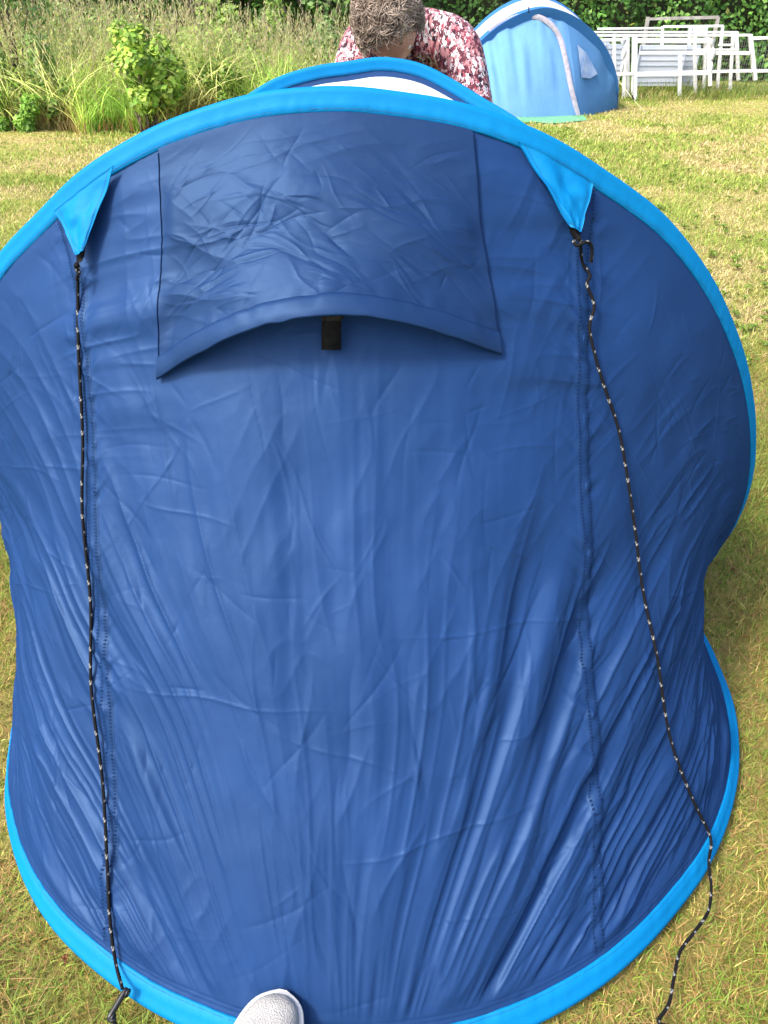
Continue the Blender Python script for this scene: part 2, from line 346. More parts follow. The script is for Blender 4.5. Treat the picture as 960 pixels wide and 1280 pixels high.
# roof between the hoops: dark blue with a white middle; and the far wall
nr = 160; r = np.linspace(0, 1, nr)[None, :, None]
Ha = H1[np.linspace(0, NT-1, 400).astype(int)]; Ta = unit((W[:, 40]-H1))[np.linspace(0, NT-1, 400).astype(int)]
E1 = Ha+Ta*.012; E2 = H2+d2*.026
RF = E1[:, None]*(1-r)+E2[:, None]*r
tt = np.linspace(0, 1, 400)[:, None, None]
RF = RF-np.array([0, 0, 1.])*(.125*np.sin(np.pi*r)**.55*np.clip(np.sin(np.pi*tt), 0, 1)**2)
RF[..., 2] += (.004*vnoise(RF[..., 0]*9, RF[..., 1]*16, 81)+.002*vnoise(RF[..., 0]*30, RF[..., 1]*22, 82))*np.sin(np.pi*r[..., 0])
fi = np.zeros((399, nr-1), int); tm = np.linspace(0, 1, 399)
fi[(tm > .22) & (tm < .79)] = 1; fi[:, :10] = 0; fi[:, 158:] = 0
raw('roof_panel', RF, gridq(400, nr), [NAVY, WHITEF], tent, mi=fi.ravel())
FW = E2[:, None]*(1-r)+B2[:, None]*r
FN = normals(FW, 1); FW = FW-FN*(.04*np.sin(np.pi*r)*np.clip(np.sin(np.pi*tt)*1.6, 0, 1))
FW += FN*(.004*vnoise(FW[..., 0]*9, FW[..., 2]*3, 91)*np.sin(np.pi*r[..., 0]))[..., None]
raw('front_wall', FW, gridq(400, nr), NAVY, tent)
sleeve('base_sleeve', B2, FW[:, -3]-B2, .036, tent, seed=7, step=1)

# seams: a strip of doubled cloth with two rows of stitches
for kk, pts in SEAM.items():
    n = 420; pv = np.array(pts); v = np.linspace(.026, .962, n); us = np.interp(v, pv[:, 1], pv[:, 0])
    us = smooth(np.stack([us, v], 1), 20)[:, 0]
    hw = .0125/3.1
    V = []; F = []; M = []
    rows = [on_wall(us+k*hw, v, .0003+.0007*(abs(k) < .9)+0*v) for k in (-1, -.6, 0, .6, 1)]
    P = np.stack(rows, 0); nv5 = P.reshape(-1, 3); fq = gridq(5, n); mi = np.zeros(len(fq), int)
    VV = [nv5]; FF = [fq]; MI = [mi]; off = len(nv5)
    for k in (-.62, .62):
        i = np.arange(2, n-3, 2)
        a0 = on_wall(us[i]+(k-.10)*hw, v[i], .0034+0*i); a1 = on_wall(us[i]+(k+.10)*hw, v[i], .0034+0*i)
        b0 = on_wall(us[i]+(k+.02)*hw, v[i]+.0021, .0034+0*i); b1 = on_wall(us[i]+(k+.22)*hw, v[i]+.0021, .0034+0*i)
        VV.append(np.stack([a0, a1, b1, b0], 1).reshape(-1, 3)); ff = np.arange(len(i)*4).reshape(-1, 4)+off; FF.append(ff)
        MI.append(np.ones(len(ff), int)); off += len(i)*4
    raw('seam', np.vstack(VV), np.vstack(FF), [SEAMC, THREAD], tent, mi=np.concatenate(MI))

# vent hood: slack crumpled cloth held off the wall by a bowed stiff hem
na, nb = 420, 300
A, Bv = np.meshgrid(np.linspace(0, 1, na), np.linspace(0, 1, nb), indexing='ij')      # A: right to left
uR = np.interp(Bv, [0, .4, 1], [.4449, .4409, .4289]); uL = np.interp(Bv, [0, .4, 1], [.5852, .5872, .5972])
hu = uR*(1-A)+uL*A
arch = np.sin(np.pi*np.clip(A, 0, 1))**1.2
vb = .2440+(.2605-.2440)*A-.0185*arch
hv = .024+(vb-.024)*Bv
HO = on_wall(hu.ravel(), hv.ravel()).reshape(na, nb, 3)
SM = smooth(np.stack([HO[:, :, k] for k in range(3)], -1).reshape(na, -1), 12).reshape(na, nb, 3)
HN = normals(SM)
lift = .004+.056*arch*Bv**1.7
HO = SM+HN*lift[..., None]+np.array([0, 0, 1.])*(.012*arch*Bv**2)[..., None]
hs = (.5-A)*.47; hq = Bv*.34
C = np.zeros_like(hs)
def aniso(ang, fx, fy, seed):
    ca, sa = math.cos(ang), math.sin(ang); x = hs*ca+hq*sa; y = -hs*sa+hq*ca
    x = x+.010*vnoise(hs*14, hq*14, seed+90); y = y+.010*vnoise(hs*14+7, hq*14, seed+91)
    return vnoise(x*fx+seed*3.7, y*fy, seed)
for ang, fx, fy, am, sd_, rg in ((.48, 3.2, 11, .0085, 1, 0), (.36, 3.6, 15, .0050, 2, 1), (.62, 6, 26, .0022, 3, 1), (-.5, 6, 17, .0040, 4, 0), (-.3, 8, 30, .0016, 5, 1)):
    nz_ = aniso(ang, fx, fy, sd_); C += am*((1-2.2*np.abs(nz_)**.9) if rg else nz_)*np.clip(.6+.9*vnoise(hs*5+sd_*5, hq*5, sd_+40), .1, 1.3)
C += .005*vnoise(hs*7, hq*10, 14)
gh = np.random.default_rng(8)
for k in range(150):
    s0 = gh.uniform(-.23, .23); q0 = gh.uniform(.03, .32); an = gh.choice([.5, .3, -.5, .9])+gh.normal(0, .3); L = gh.uniform(.015, .09)
    ca, sa = math.cos(an), math.sin(an); al = (hs-s0)*ca+(hq-q0)*sa; pe = -(hs-s0)*sa+(hq-q0)*ca+.003*np.sin(al*60+k)
    C += gh.choice([-1, 1])*gh.uniform(.0008, .0026)*np.exp(-np.abs(pe)/gh.uniform(.0018, .0045))*np.clip(1-(al/L)**2, 0, 1)
C *= .76*(.22+.78*np.exp(-((Bv-.56)/.33)**2))*sstep(0, .10, Bv)*sstep(1, .95, Bv)*sstep(0, .06, A)*sstep(1, .94, A)
C += .0014*sstep(.80, .95, Bv)*sstep(1, .97, Bv)*vnoise(hs*70, Bv*8, 16)
HO = HO+HN*C[..., None]
hood = raw('vent_hood', HO, gridq(na, nb), HOODC, tent)
# side seams of the hood
for k in (0, na-1):
    e = HO[k, 6:]+HN[k, 6:]*.0006; V, F = tube_vf(e[::4], .0009, 5); raw('side_seam', V, F, THREAD, hood)
# stiff hem: a flat padded band along the bowed edge
edge = HO[:, -1]; up = unit(HO[:, -16]-HO[:, -1]); nn = HN[:, -1]
down = -up
prof = [(.012, .0015), (.008, .0040), (-.004, .0050), (-.016, .0052), (-.022, .0040), (-.0245, .0005), (-.022, -.0025), (-.012, -.0028), (.006, -.0015)]
P = np.stack([edge+up*(-a-.001)+nn*b+nn*.001 for a, b in prof], 0)
P = np.stack([smooth(p, 8) for p in P], 0)
raw('hood_hem', P, gridq(len(prof), na, True), HOODC, hood)
# hook-and-loop strap hanging from the middle of the hem
mid = edge[na//2]+np.array([.022, 0, 0]); sx = np.array([1, 0, 0.])
wallp = on_wall([.5093], [.258], .012)[0]
path = spline([mid+[0, .012, .012], mid+[0, .010, -.006], mid*.5+wallp*.5+[0, -.004, .004], wallp+[0, -.004, -.006]], 14)
V = []
for p, ww in zip(path, np.interp(np.arange(14), [0, 4, 5, 13], [.018, .018, .0150, .0155])):
    V += [p-sx*ww+[.002, 0, 0], p+sx*ww, p+sx*ww+[0, .004, .001], p-sx*ww+[.002, .004, .001]]
strap = raw('strap', V, gridq(14, 4)[:, [0, 3, 2, 1]].tolist()+[[i*4+3, i*4, i*4+4, i*4+7] for i in range(13)], [BLACK, FUZZ], hood, smooth=False,
            mi=[1 if (i // 3) < 5 else 0 for i in range(39)]+[0]*13)

# bright blue guy tabs, webbing loops, ropes
def tab(corners, lift, bow):
    SV = []; c = np.array(corners); n = 24; a, b = np.meshgrid(np.linspace(0, 1, n), np.linspace(0, 1, n), indexing='ij')
    uvp = (c[0]*(1-a[..., None])+c[1]*a[..., None])*(1-b[..., None])+(c[3]*(1-a[..., None])+c[2]*a[..., None])*b[..., None]
    P = on_wall(uvp[..., 0].ravel(), uvp[..., 1].ravel(), .008+0*uvp[..., 0].ravel()).reshape(n, n, 3)
    nn = unit(np.cross(P[-1, 0]-P[0, 0], P[0, -1]-P[0, 0])); nn = nn if nn[1] < 0 else -nn
    Pf = P[0, 0]*((1-a)*(1-b))[..., None]+P[-1, 0]*(a*(1-b))[..., None]+P[0, -1]*((1-a)*b)[..., None]+P[-1, -1]*(a*b)[..., None]
    P = Pf+nn*(lift*b+bow*np.sin(np.pi*a)*(1-b*.6)+.0034*vnoise(a*3.5+c[0, 0]*40, b*3.5, 3)+.0012*vnoise(a*9, b*8+c[0, 0]*40, 4)+.004)[..., None]
    Q2 = P-nn*.0012
    V = np.concatenate([P.reshape(-1, 3), Q2.reshape(-1, 3)]); F = gridq(n, n); F2 = F[:, ::-1]+n*n
    rim = [i*n for i in range(n)]+[(n-1)*n+j for j in range(1, n)]+[i*n+n-1 for i in range(n-2, -1, -1)]+[j for j in range(n-2, 0, -1)]
    F3 = [[rim[i], rim[(i+1) % len(rim)], rim[(i+1) % len(rim)]+n*n, rim[i]+n*n] for i in range(len(rim))]
    o = raw('guy_tab', V, np.vstack([F, F2, F3]), TABM, tent)
    for ln in (P[2, :], P[n-3, :], P[:, n-2]):
        k = np.arange(0, (n-1)*6); q = np.stack([np.interp(k/6, np.arange(n), ln[:, c_]) for c_ in range(3)], 1)+nn*.0006; dd = unit(np.gradient(q, axis=0)); ss = np.cross(dd, nn); L_ = np.linalg.norm(np.diff(q, axis=0), axis=1).mean()
        q = q[::2]; dd = dd[::2]; ss = ss[::2]; SV.append(np.stack([q-dd*L_*.5-ss*.0004, q+dd*L_*.5-ss*.0004, q+dd*L_*.5+ss*.0004, q-dd*L_*.5+ss*.0004], 1).reshape(-1, 3))
    sv_ = np.vstack(SV); raw('stitching', sv_, np.arange(len(sv_)).reshape(-1, 4), STITCH, o)
    tip = (P[0, -1]+P[-1, -1])/2; side = unit(P[-1, -1]-P[0, -1]); dn = unit(tip-(P[0, 0]+P[-1, 0])/2)
    return o, tip, side, dn, nn
def ribbon(path, side, wd, th=.0015):
    V = []
    for p, ww in zip(path, np.broadcast_to(wd, (len(path),))):
        V += [p-side*ww, p+side*ww, p+side*ww+[0, th, th], p-side*ww+[0, th, th]]
    n = len(path); F = []
    for i in range(n-1):
        for j in range(4): F.append([i*4+j, i*4+(j+1) % 4, i*4+4+(j+1) % 4, i*4+4+j])
    return V, F
def rope_mesh(P, rad=.0027, parent=None, name='guy_rope'):
    P = np.asarray(P); L = np.linalg.norm(np.diff(P, axis=0), axis=1).sum(); n = max(8, int(L/.0017)); P = spline(P, n)
    V, F = tube_vf(P, rad*(1+.08*np.sin(np.arange(n)*1.9)), 6)
    col = np.tile((.005, .005, .006), (n*6, 1)); i = np.arange(n)[:, None]; j = np.arange(6)[None, :]
    fl = ((i+j*2) % 8 < 2) & (np.broadcast_to(j, (n, 6)) % 2 == (i//8) % 2) & ((((i+j*2)//8*7919+j*31) % 10) < 6)
    col[fl.ravel()] = (.26, .255, .24)
    return raw(name, V, F, ROPE, parent, col=col)
tabL, tip, side, dn, nn = tab([(.6453, .026), (.6072, .022), (.6285, .0975), (.6335, .0975)], .010, .005)
V, F = ribbon([tip-dn*.012-nn*.005, tip+dn*.006-nn*.004, tip+dn*.014-nn*.003], side, [.0085, .0085, .006], .003); raw('webbing_loop', V, F, BLACK, tabL, False)
kn = tip+dn*.017
pts = [kn]+list(on_wall([.6400, .6433, .6485, .6533, .6535, .6533, .6465, .6393, .6345, .6313], [.135, .2055, .31, .4085, .53, .6441, .76, .8596, .92, .9674], [.007, .008, .008, .007, .007, .007, .008, .008, .008, .010]))
g0 = gnd(153, 1236, .058); pts += [g0]
rp = rope_mesh(pts, parent=tent)
kv = [kn+nn*.003+np.array([.0035*math.cos(a)*.7, -.002*math.sin(a), -.007+.008*math.sin(a)]) for a in np.linspace(0, 5.5, 14)]
rope_mesh(kv+[kn+[-.004, -.006, -.018], kn+[-.0045, -.006, -.024]], .0026, rp, 'knot')
# plastic tensioner lying at the rope's end
t0 = gnd(158, 1236, .056); t1 = gnd(136, 1273, .046); ax = unit(t1-t0); sd2 = unit(np.cross(ax, [0, 0, 1.]))
mb = MB(); Lt = np.linalg.norm(t1-t0)
mb.tube(spline([t0-ax*.002, t0+ax*.003, t0+ax*Lt*.5, t1-ax*.002, t1+ax*.002], 14), np.interp(np.linspace(0, 1, 14), [0, .1, .9, 1], [.0028, .0046, .0046, .0028]), 10)
for q in (t0+ax*.004, t1-ax*.003):
    mb.tube([q-sd2*.006+[0, 0, .001]+ax*.005*math.cos(a)+np.array([0, 0, .0045*math.sin(a)]) for a in np.linspace(0, 6.28, 13)], .0018, 6)
mb.tube([t1-sd2*.001, t1-sd2*.007+[0, 0, .001], t1-sd2*.011-ax*.003+[0, 0, .0015]], [.0042, .0042, .003], 8)
mb.build('tensioner', PLASTIC, rp, True)
rope_mesh([t1+[0, 0, .002], gnd(146, 1283, .042), gnd(150, 1315, .035), gnd(128, 1360, .03)], parent=rp, name='rope_end')

tabR, tip, side, dn, nn = tab([(.4248, .022), (.3848, .0276), (.3905, .0885), (.3975, .0885)], .010, .004)
V, F = ribbon([tip-dn*.012-nn*.005, tip+dn*.012-nn*.004, tip+dn*.019-nn*.003], side, [.0095, .0095, .007], .003); raw('webbing_loop', V, F, BLACK, tabR, False)
kn = tip+dn*.019
pts = [kn+nn*.004]+list(on_wall([.3850, .3815, .3828, .3790, .3810, .3755, .3667, .3590, .3527, .3400, .3287, .3200, .3086, .2900, .2725], [.117, .129, .143, .165, .1905, .225, .2607, .29, .3258, .42, .5188, .62, .7419, .86, .955], .0085+0*np.arange(15)))
pts += [gnd(886, 1078, .058), gnd(889, 1110, .045), gnd(885, 1140, .042), gnd(868, 1165, .045), gnd(850, 1190, .042), gnd(842, 1225, .044), gnd(836, 1255, .042), gnd(823, 1277, .044), gnd(838, 1283, .04)]
rp2 = rope_mesh(pts, parent=tent)
rope_mesh([kn+[-.010, -.004, .002], kn+[-.004, -.009, -.004], kn+[.006, -.010, .001], kn+[.014, -.007, .000], kn+[.020, -.006, -.010], kn+[.0215, -.007, -.030]], .0027, rp2, 'knot')

# ------------------------------------------------------------------ shoe treading on the hem
def shoe():
    toe = gnd(343, 1240, .105); heelpx = gnd(318, 1330, .105); ax = unit((heelpx-toe)*[1, 1, 0]); sd = np.array([-ax[1], ax[0], 0.])
    if sd[0] < 0: sd = -sd
    root = empty('shoe', (toe[0]+ax[0]*.14, toe[1]+ax[1]*.14, .012), 'light grey knitted shoe with white sole pressing on the hem of the tent', 'shoe')
    t = np.linspace(0, 1, 60)
    L = .285
    hw = np.interp(t, [0, .01, .03, .07, .14, .24, .35, .5, .65, .8, .92, .98, 1], [.004, .016, .026, .036, .0445, .050, .0505, .045, .039, .038, .036, .024, .006])
    hw = smooth(hw[:, None], 2)[:, 0]; cx = np.interp(t, [0, .1, .3, .6, 1], [.012, .007, 0, -.004, 0])
    top = np.interp(t, [0, .02, .06, .15, .3, .42, .5, .62, .75, .9, 1], [.020, .034, .045, .054, .068, .085, .098, .085, .08, .088, .085])
    base = toe*[1, 1, 0]; ztop = .022; tilt = lambda q: q+[0, 0, .062*(1-min(1, max(0, float((q-base)@ax)/L)))]
    def sec(i, a):                       # upper: rounded arch
        c, s = math.cos(a), math.sin(a)
        return base+ax*(t[i]*L)+sd*(cx[i]+hw[i]*.97*np.sign(c)*abs(c)**.75)+np.array([0, 0, ztop+.018+(top[i]-.018)*max(s, 0)**.8])
    an = np.linspace(0, math.pi, 25)
    P = np.array([[tilt(sec(i, a)) for a in an] for i in range(60)])
    m = noisy(mat('grey knit', rough=.9, spec=.2), (.27, .265, .255), (.32, .315, .30), 60, bump=.0); b = m.node_tree.nodes['Principled BSDF']
    tc = nd(m, 'ShaderNodeTexCoord'); vo = nd(m, 'ShaderNodeTexVoronoi'); vo.inputs['Scale'].default_value = 420; lk(m, tc.outputs['Object'], vo.inputs['Vector'])
    bp = nd(m, 'ShaderNodeBump'); bp.inputs['Strength'].default_value = .7; bp.inputs['Distance'].default_value = .0015; lk(m, vo.outputs[0], bp.inputs['Height']); lk(m, bp.outputs[0], b.inputs['Normal'])
    keep = [q for k, q in enumerate(gridq(60, 25)) if not (30 < k//24 < 55 and 7 < k % 24 < 16)]      # the foot opening
    up = raw('upper', P, keep, m, root)
    # sole
    SP = []
    for i in range(60):
        row = []
        for z, g in ((0, .90), (.004, 1.03), (.020, 1.06), (.024, 1.03), (.025, .9)):
            row.append(base+ax*(t[i]*L-.004*(1-2*t[i]))+sd*(cx[i]+(hw[i]+.002)*g)+[0, 0, ztop+z])
        for z, g in ((.025, .9), (.024, 1.03), (.020, 1.06), (.004, 1.03), (0, .90)):
            row.append(base+ax*(t[i]*L-.004*(1-2*t[i]))-sd*(-cx[i]+(hw[i]+.002)*g)+[0, 0, ztop+z])
        SP.append([tilt(q) for q in row])
    SP = np.array(SP).transpose(1, 0, 2)
    raw('sole', SP, gridq(10, 60, True), noisy(mat('white rubber', rough=.55), (.36, .36, .36), (.44, .44, .44), 30), root)
    # collar around the opening
    ring = [P[i, 8] for i in range(31, 55)]+[P[55, j] for j in range(8, 17)]+[P[i, 16] for i in range(54, 30, -1)]+[P[31, j] for j in range(15, 7, -1)]
    V, F = tube_vf(ring+[ring[0]], .004, 8); raw('collar', V, F, m, up)
shoe()

# ------------------------------------------------------------------ person bending over the tent from behind
def skin_mesh(name, verts, edges, radii, root=0, sub=2):
    me = bpy.data.meshes.new(name); me.from_pydata([tuple(v) for v in verts], edges, [])
    o = bpy.data.objects.new(name, me); COL.objects.link(o)
    sm = o.modifiers.new('skin', 'SKIN'); sm.use_smooth_shade = True
    for i, rd in enumerate(radii):
        s = me.skin_vertices[0].data[i]; s.radius = rd if isinstance(rd, tuple) else (rd, rd); s.use_root = (i == root)
    su = o.modifiers.new('sub', 'SUBSURF'); su.levels = su.render_levels = sub
    return o
def bake(o, name=None):
    dg = bpy.context.evaluated_depsgraph_get(); me = bpy.data.meshes.new_from_object(o.evaluated_get(dg)); old = o.data
    o.modifiers.clear(); o.data = me; bpy.data.meshes.remove(old); return o
def person():
    root = empty('person', (.08, 3.2, 0), 'person in a pink and burgundy patterned shirt bending over the tent from behind', 'person')
    SKIN = noisy(mat('skin', rough=.5), (.44, .225, .17), (.52, .29, .225), 25, bump=.1, bdist=.002)
    HC = np.array([.012, 2.55, 1.205])                                           # head centre
    Fd = unit(np.array([.34, -.48, -.81])); Up = np.array([-.12, -.80, .55]); Up = unit(Up-Fd*(Up@Fd)); Rt = np.cross(Up, Fd)
    # skeleton: pelvis, spine, neck, arms, legs
    J = dict(pel=(.08, 3.22, .88), sp=(.08, 3.06, 1.02), ch=(.085, 2.88, 1.20), nk=(.065, 2.70, 1.165), hd=tuple(HC+[.01, .05, .0]),
             lsh=(-.055, 2.76, 1.17), lel=(-.125, 2.52, .93), lwr=(-.235, 2.36, .89), lha=(-.27, 2.31, .90),
             rsh=(.215, 2.76, 1.18), rel=(.275, 2.50, .93), rwr=(.30, 2.36, .89), rha=(.31, 2.31, .90),
             lhp=(-.01, 3.24, .84), lkn=(-.03, 3.12, .47), lan=(-.03, 3.20, .09), lto=(-.04, 3.06, .04),
             rhp=(.17, 3.24, .84), rkn=(.19, 3.14, .47), ran=(.20, 3.22, .09), rto=(.22, 3.08, .04))
    names = list(J); ix = {n: i for i, n in enumerate(names)}
    E = [(ix[a], ix[b]) for a, b in [('pel', 'sp'), ('sp', 'ch'), ('ch', 'nk'), ('nk', 'hd'), ('ch', 'lsh'), ('lsh', 'lel'), ('lel', 'lwr'), ('lwr', 'lha'), ('ch', 'rsh'), ('rsh', 'rel'), ('rel', 'rwr'), ('rwr', 'rha'),
         ('pel', 'lhp'), ('lhp', 'lkn'), ('lkn', 'lan'), ('lan', 'lto'), ('pel', 'rhp'), ('rhp', 'rkn'), ('rkn', 'ran'), ('ran', 'rto')]]
    Rd = dict(pel=.13, sp=.125, ch=.12, nk=.058, hd=.06, lsh=.062, lel=.042, lwr=.03, lha=.034, rsh=.062, rel=.042, rwr=.03, rha=.034, lhp=.095, lkn=.062, lan=.042, lto=.035, rhp=.095, rkn=.062, ran=.042, rto=.035)
    body = bake(skin_mesh('body', [J[n] for n in names], E, [Rd[n] for n in names]))
    # fingers, each a short chain rooted in the palm
    parts = [body]
    for sgn, ha, wr in ((-1, J['lha'], J['lwr']), (1, J['rha'], J['rwr'])):
        ha = np.array(ha); d = unit(ha-np.array(wr)); sdv = unit(np.cross(d, [0, 0, 1.]))
        for k, ln in enumerate((.062, .072, .067, .052)):
            b0 = ha-d*.022+sdv*(k-1.5)*.013
            ch = [b0, ha+sdv*(k-1.5)*.019+d*ln*.55, ha+sdv*(k-1.5)*.020+d*ln*.8+np.array([0, 0, -.022]), ha+sdv*(k-1.5)*.019+d*ln*.7+np.array([0, 0, -.045])]
            parts.append(bake(skin_mesh('finger', ch, [(0, 1), (1, 2), (2, 3)], [.011, .0095, .0085, .0075])))
        b0 = ha-sdv*sgn*.02-d*.02
        parts.append(bake(skin_mesh('thumb', [b0, b0-sdv*sgn*.022+d*.015, b0-sdv*sgn*.025+d*.04+np.array([0, 0, -.02])], [(0, 1), (1, 2)], [.013, .011, .009])))
    # head with brow, nose, jaw, ears
    import bmesh
    bm = bmesh.new(); bmesh.ops.create_icosphere(bm, subdivisions=5, radius=1)
    for v in bm.verts:
        x, y, z = v.co                                                        # x right, y face, z crown
        px, py, pz = x*.075, y*.096, z*.118
        if z < 0: px *= 1-.28*z*z; py *= 1-.10*z*z
        if y > 0: py += .022*math.exp(-(x/.13)**2-((z+.22)/.16)**2)+.006*math.exp(-(x/.35)**2-((z+.55)/.10)**2)
        py -= .006*math.exp(-((abs(x)-.36)/.15)**2-((z-.02)/.10)**2)*(y > 0)
        px += math.copysign(.016, x)*math.exp(-((y+.05)/.16)**2-((z+.08)/.22)**2)*(abs(x) > .75)
        v.co = Vector(HC+Rt*px+Fd*py+Up*pz)
    hm = bpy.data.meshes.new('head'); bm.to_mesh(hm); bm.free(); ho = bpy.data.objects.new('head', hm); COL.objects.link(ho); parts.append(ho)
    # one continuous figure
    bmj = bmesh.new()
    for p in parts:
        bmj.from_mesh(p.data)
    jm = bpy.data.meshes.new('body_joined'); bmj.to_mesh(jm); bmj.free()
    for p in parts: bpy.data.objects.remove(p)
    b = bpy.data.objects.new('body', jm); COL.objects.link(b)
    rm = b.modifiers.new('rm', 'REMESH'); rm.mode = 'VOXEL'; rm.voxel_size = .006; rm.use_smooth_shade = True
    s_ = b.modifiers.new('sm', 'SMOOTH'); s_.iterations = 3; s_.factor = .5
    bake(b); bmj = bmesh.new(); bmj.from_mesh(b.data); seen = set(); best = []
    for v0 in bmj.verts:
        if v0 in seen: continue
        st = [v0]; seen.add(v0); comp = []
        while st:
            v = st.pop(); comp.append(v)
            for ed in v.link_edges:
                o2 = ed.other_vert(v)
                if o2 not in seen: seen.add(o2); st.append(o2)
        if len(comp) > len(best): best = comp
    bs_ = set(best); bmesh.ops.delete(bmj, geom=[v for v in bmj.verts if v not in bs_], context='VERTS'); bmj.to_mesh(b.data); bmj.free()
    b.data.materials.clear(); b.data.materials.append(SKIN)
    def par(o, p=root, m=None):
        o.parent = p; o.matrix_parent_inverse = Matrix.Translation(p.location).inverted()
        if m: o.data.materials.clear(); o.data.materials.append(m)
        return o
    par(b)
    EY = mat('eye white', (.7, .68, .66), .2)
    for k in (-1, 1):
        bm = bmesh.new(); bmesh.ops.create_uvsphere(bm, u_segments=16, v_segments=10, radius=.012); me = bpy.data.meshes.new('eye'); bm.to_mesh(me); bm.free()
        o = link('eye', me, EY, None); o.location = Vector(HC+Rt*k*.030+Fd*.074+Up*.002); par(o)
    # shirt
    m = mat('patterned blouse', rough=.8, spec=.2); bs = m.node_tree.nodes['Principled BSDF']; tc = nd(m, 'ShaderNodeTexCoord')
    mp = nd(m, 'ShaderNodeMapping'); mp.inputs['Scale'].default_value = (135, 82, 76); mp.inputs['Rotation'].default_value = (.2, .35, .1); lk(m, tc.outputs['Object'], mp.inputs[0])
    nz = nd(m, 'ShaderNodeTexNoise'); nz.inputs['Scale'].default_value = 1.1; lk(m, mp.outputs[0], nz.inputs['Vector'])
    mx = nd(m, 'ShaderNodeMix', data_type='RGBA'); mx.inputs[0].default_value = .62; lk(m, mp.outputs[0], mx.inputs[6]); 
    sc = nd(m, 'ShaderNodeVectorMath', operation='SCALE'); sc.inputs['Scale'].default_value = 3; lk(m, nz.outputs[1], sc.inputs[0])
    ad = nd(m, 'ShaderNodeVectorMath', operation='ADD'); lk(m, mp.outputs[0], ad.inputs[0]); lk(m, sc.outputs[0], ad.inputs[1])
    vo = nd(m, 'ShaderNodeTexVoronoi'); vo.inputs['Scale'].default_value = 1; lk(m, ad.outputs[0], vo.inputs['Vector'])
    sp = nd(m, 'ShaderNodeSeparateColor'); lk(m, vo.outputs[1], sp.inputs[0])
    rp_ = nd(m, 'ShaderNodeValToRGB'); rp_.color_ramp.interpolation = 'CONSTANT'; e = rp_.color_ramp.elements
    cols = [(0, (.38, .17, .18)), (.20, (.085, .022, .034)), (.50, (.54, .50, .52)), (.70, (.38, .18, .20)), (.78, (.015, .009, .016)), (.90, (.26, .05, .075))]
    while len(e) < len(cols): e.new(.5)
    for i, (p, c) in enumerate(cols): e[i].position = p; e[i].color = (*c, 1)
    lk(m, sp.outputs[0], rp_.inputs[0]); lk(m, rp_.outputs[0], bs.inputs['Base Color'])
    nb_ = nd(m, 'ShaderNodeTexNoise'); nb_.inputs['Scale'].default_value = 14; lk(m, tc.outputs['Object'], nb_.inputs['Vector'])
    bp = nd(m, 'ShaderNodeBump'); bp.inputs['Strength'].default_value = .6; bp.inputs['Distance'].default_value = .03; lk(m, nb_.outputs[0], bp.inputs['Height']); lk(m, bp.outputs[0], bs.inputs['Normal'])
    V = [J['pel'], J['sp'], J['ch'], (.07, 2.745, 1.155), J['lsh'], J['lel'], (-.205, 2.40, .90), J['rsh'], J['rel'], (.285, 2.40, .90)]
    sh = bake(skin_mesh('shirt', V, [(0, 1), (1, 2), (2, 3), (2, 4), (4, 5), (5, 6), (2, 7), (7, 8), (8, 9)], [(.155, .15), (.15, .145), (.145, .135), .082, .084, .064, .05, .084, .064, .05]))
    par(sh, root, m)
    tr = bake(skin_mesh('trousers', [J['pel'], J['lhp'], J['lkn'], (J['lan'][0], J['lan'][1], .12), J['rhp'], J['rkn'], (J['ran'][0], J['ran'][1], .12)], [(0, 1), (1, 2), (2, 3), (0, 4), (4, 5), (5, 6)], [.142, .112, .08, .065, .112, .08, .065]))
    par(tr, root, noisy(mat('dark trousers', rough=.85), (.015, .02, .035), (.03, .035, .055), 40))
    for a, t_ in (('lan', 'lto'), ('ran', 'rto')):
        p0 = np.array(J[a]); p1 = np.array(J[t_])
        so = bake(skin_mesh('shoe', [p0+[0, .04, -.045], p0+[0, -.03, -.04], p1+[0, -.02, -.005]], [(0, 1), (1, 2)], [(.045, .042), (.05, .05), (.042, .03)])); par(so, root, mat('dark leather', (.03, .025, .02), .5))
    # curly hair: scalp cap and many short curls
    g = np.random.default_rng(3)
    th = np.linspace(0, math.pi, 40); fi_ = np.linspace(0, 2*math.pi, 60, endpoint=False); TH, FI = np.meshgrid(th, fi_, indexing='ij')
    lx = np.sin(TH)*np.cos(FI); ly = np.sin(TH)*np.sin(FI); lz = np.cos(TH)
    hm_ = np.clip((.34-ly+.55*lz), -1, 1)                                        # >0 where hair grows
    hm_ = np.minimum(hm_, lz+.55)
    bumpy = .010*vnoise(FI*5, TH*8, 2)+.006*vnoise(FI*11, TH*15, 4)
    sc_ = np.where(hm_ > 0, 1.12, .90)
    P = HC+(lx*(.075*sc_+bumpy))[..., None]*Rt+(ly*(.096*sc_+bumpy))[..., None]*Fd+(lz*(.118*sc_+bumpy))[..., None]*Up
    HM = noisy(mat('greying brown hair', rough=.55, spec=.35), (.085, .058, .040), (.36, .285, .225), 26, 4, .34, .66, bump=.6, bscale=220, bdist=.003)
    cap = raw('hair', P.transpose(1, 0, 2), gridq(60, 40, True), HM, root)
    VV, FF, n0 = [], [], 0
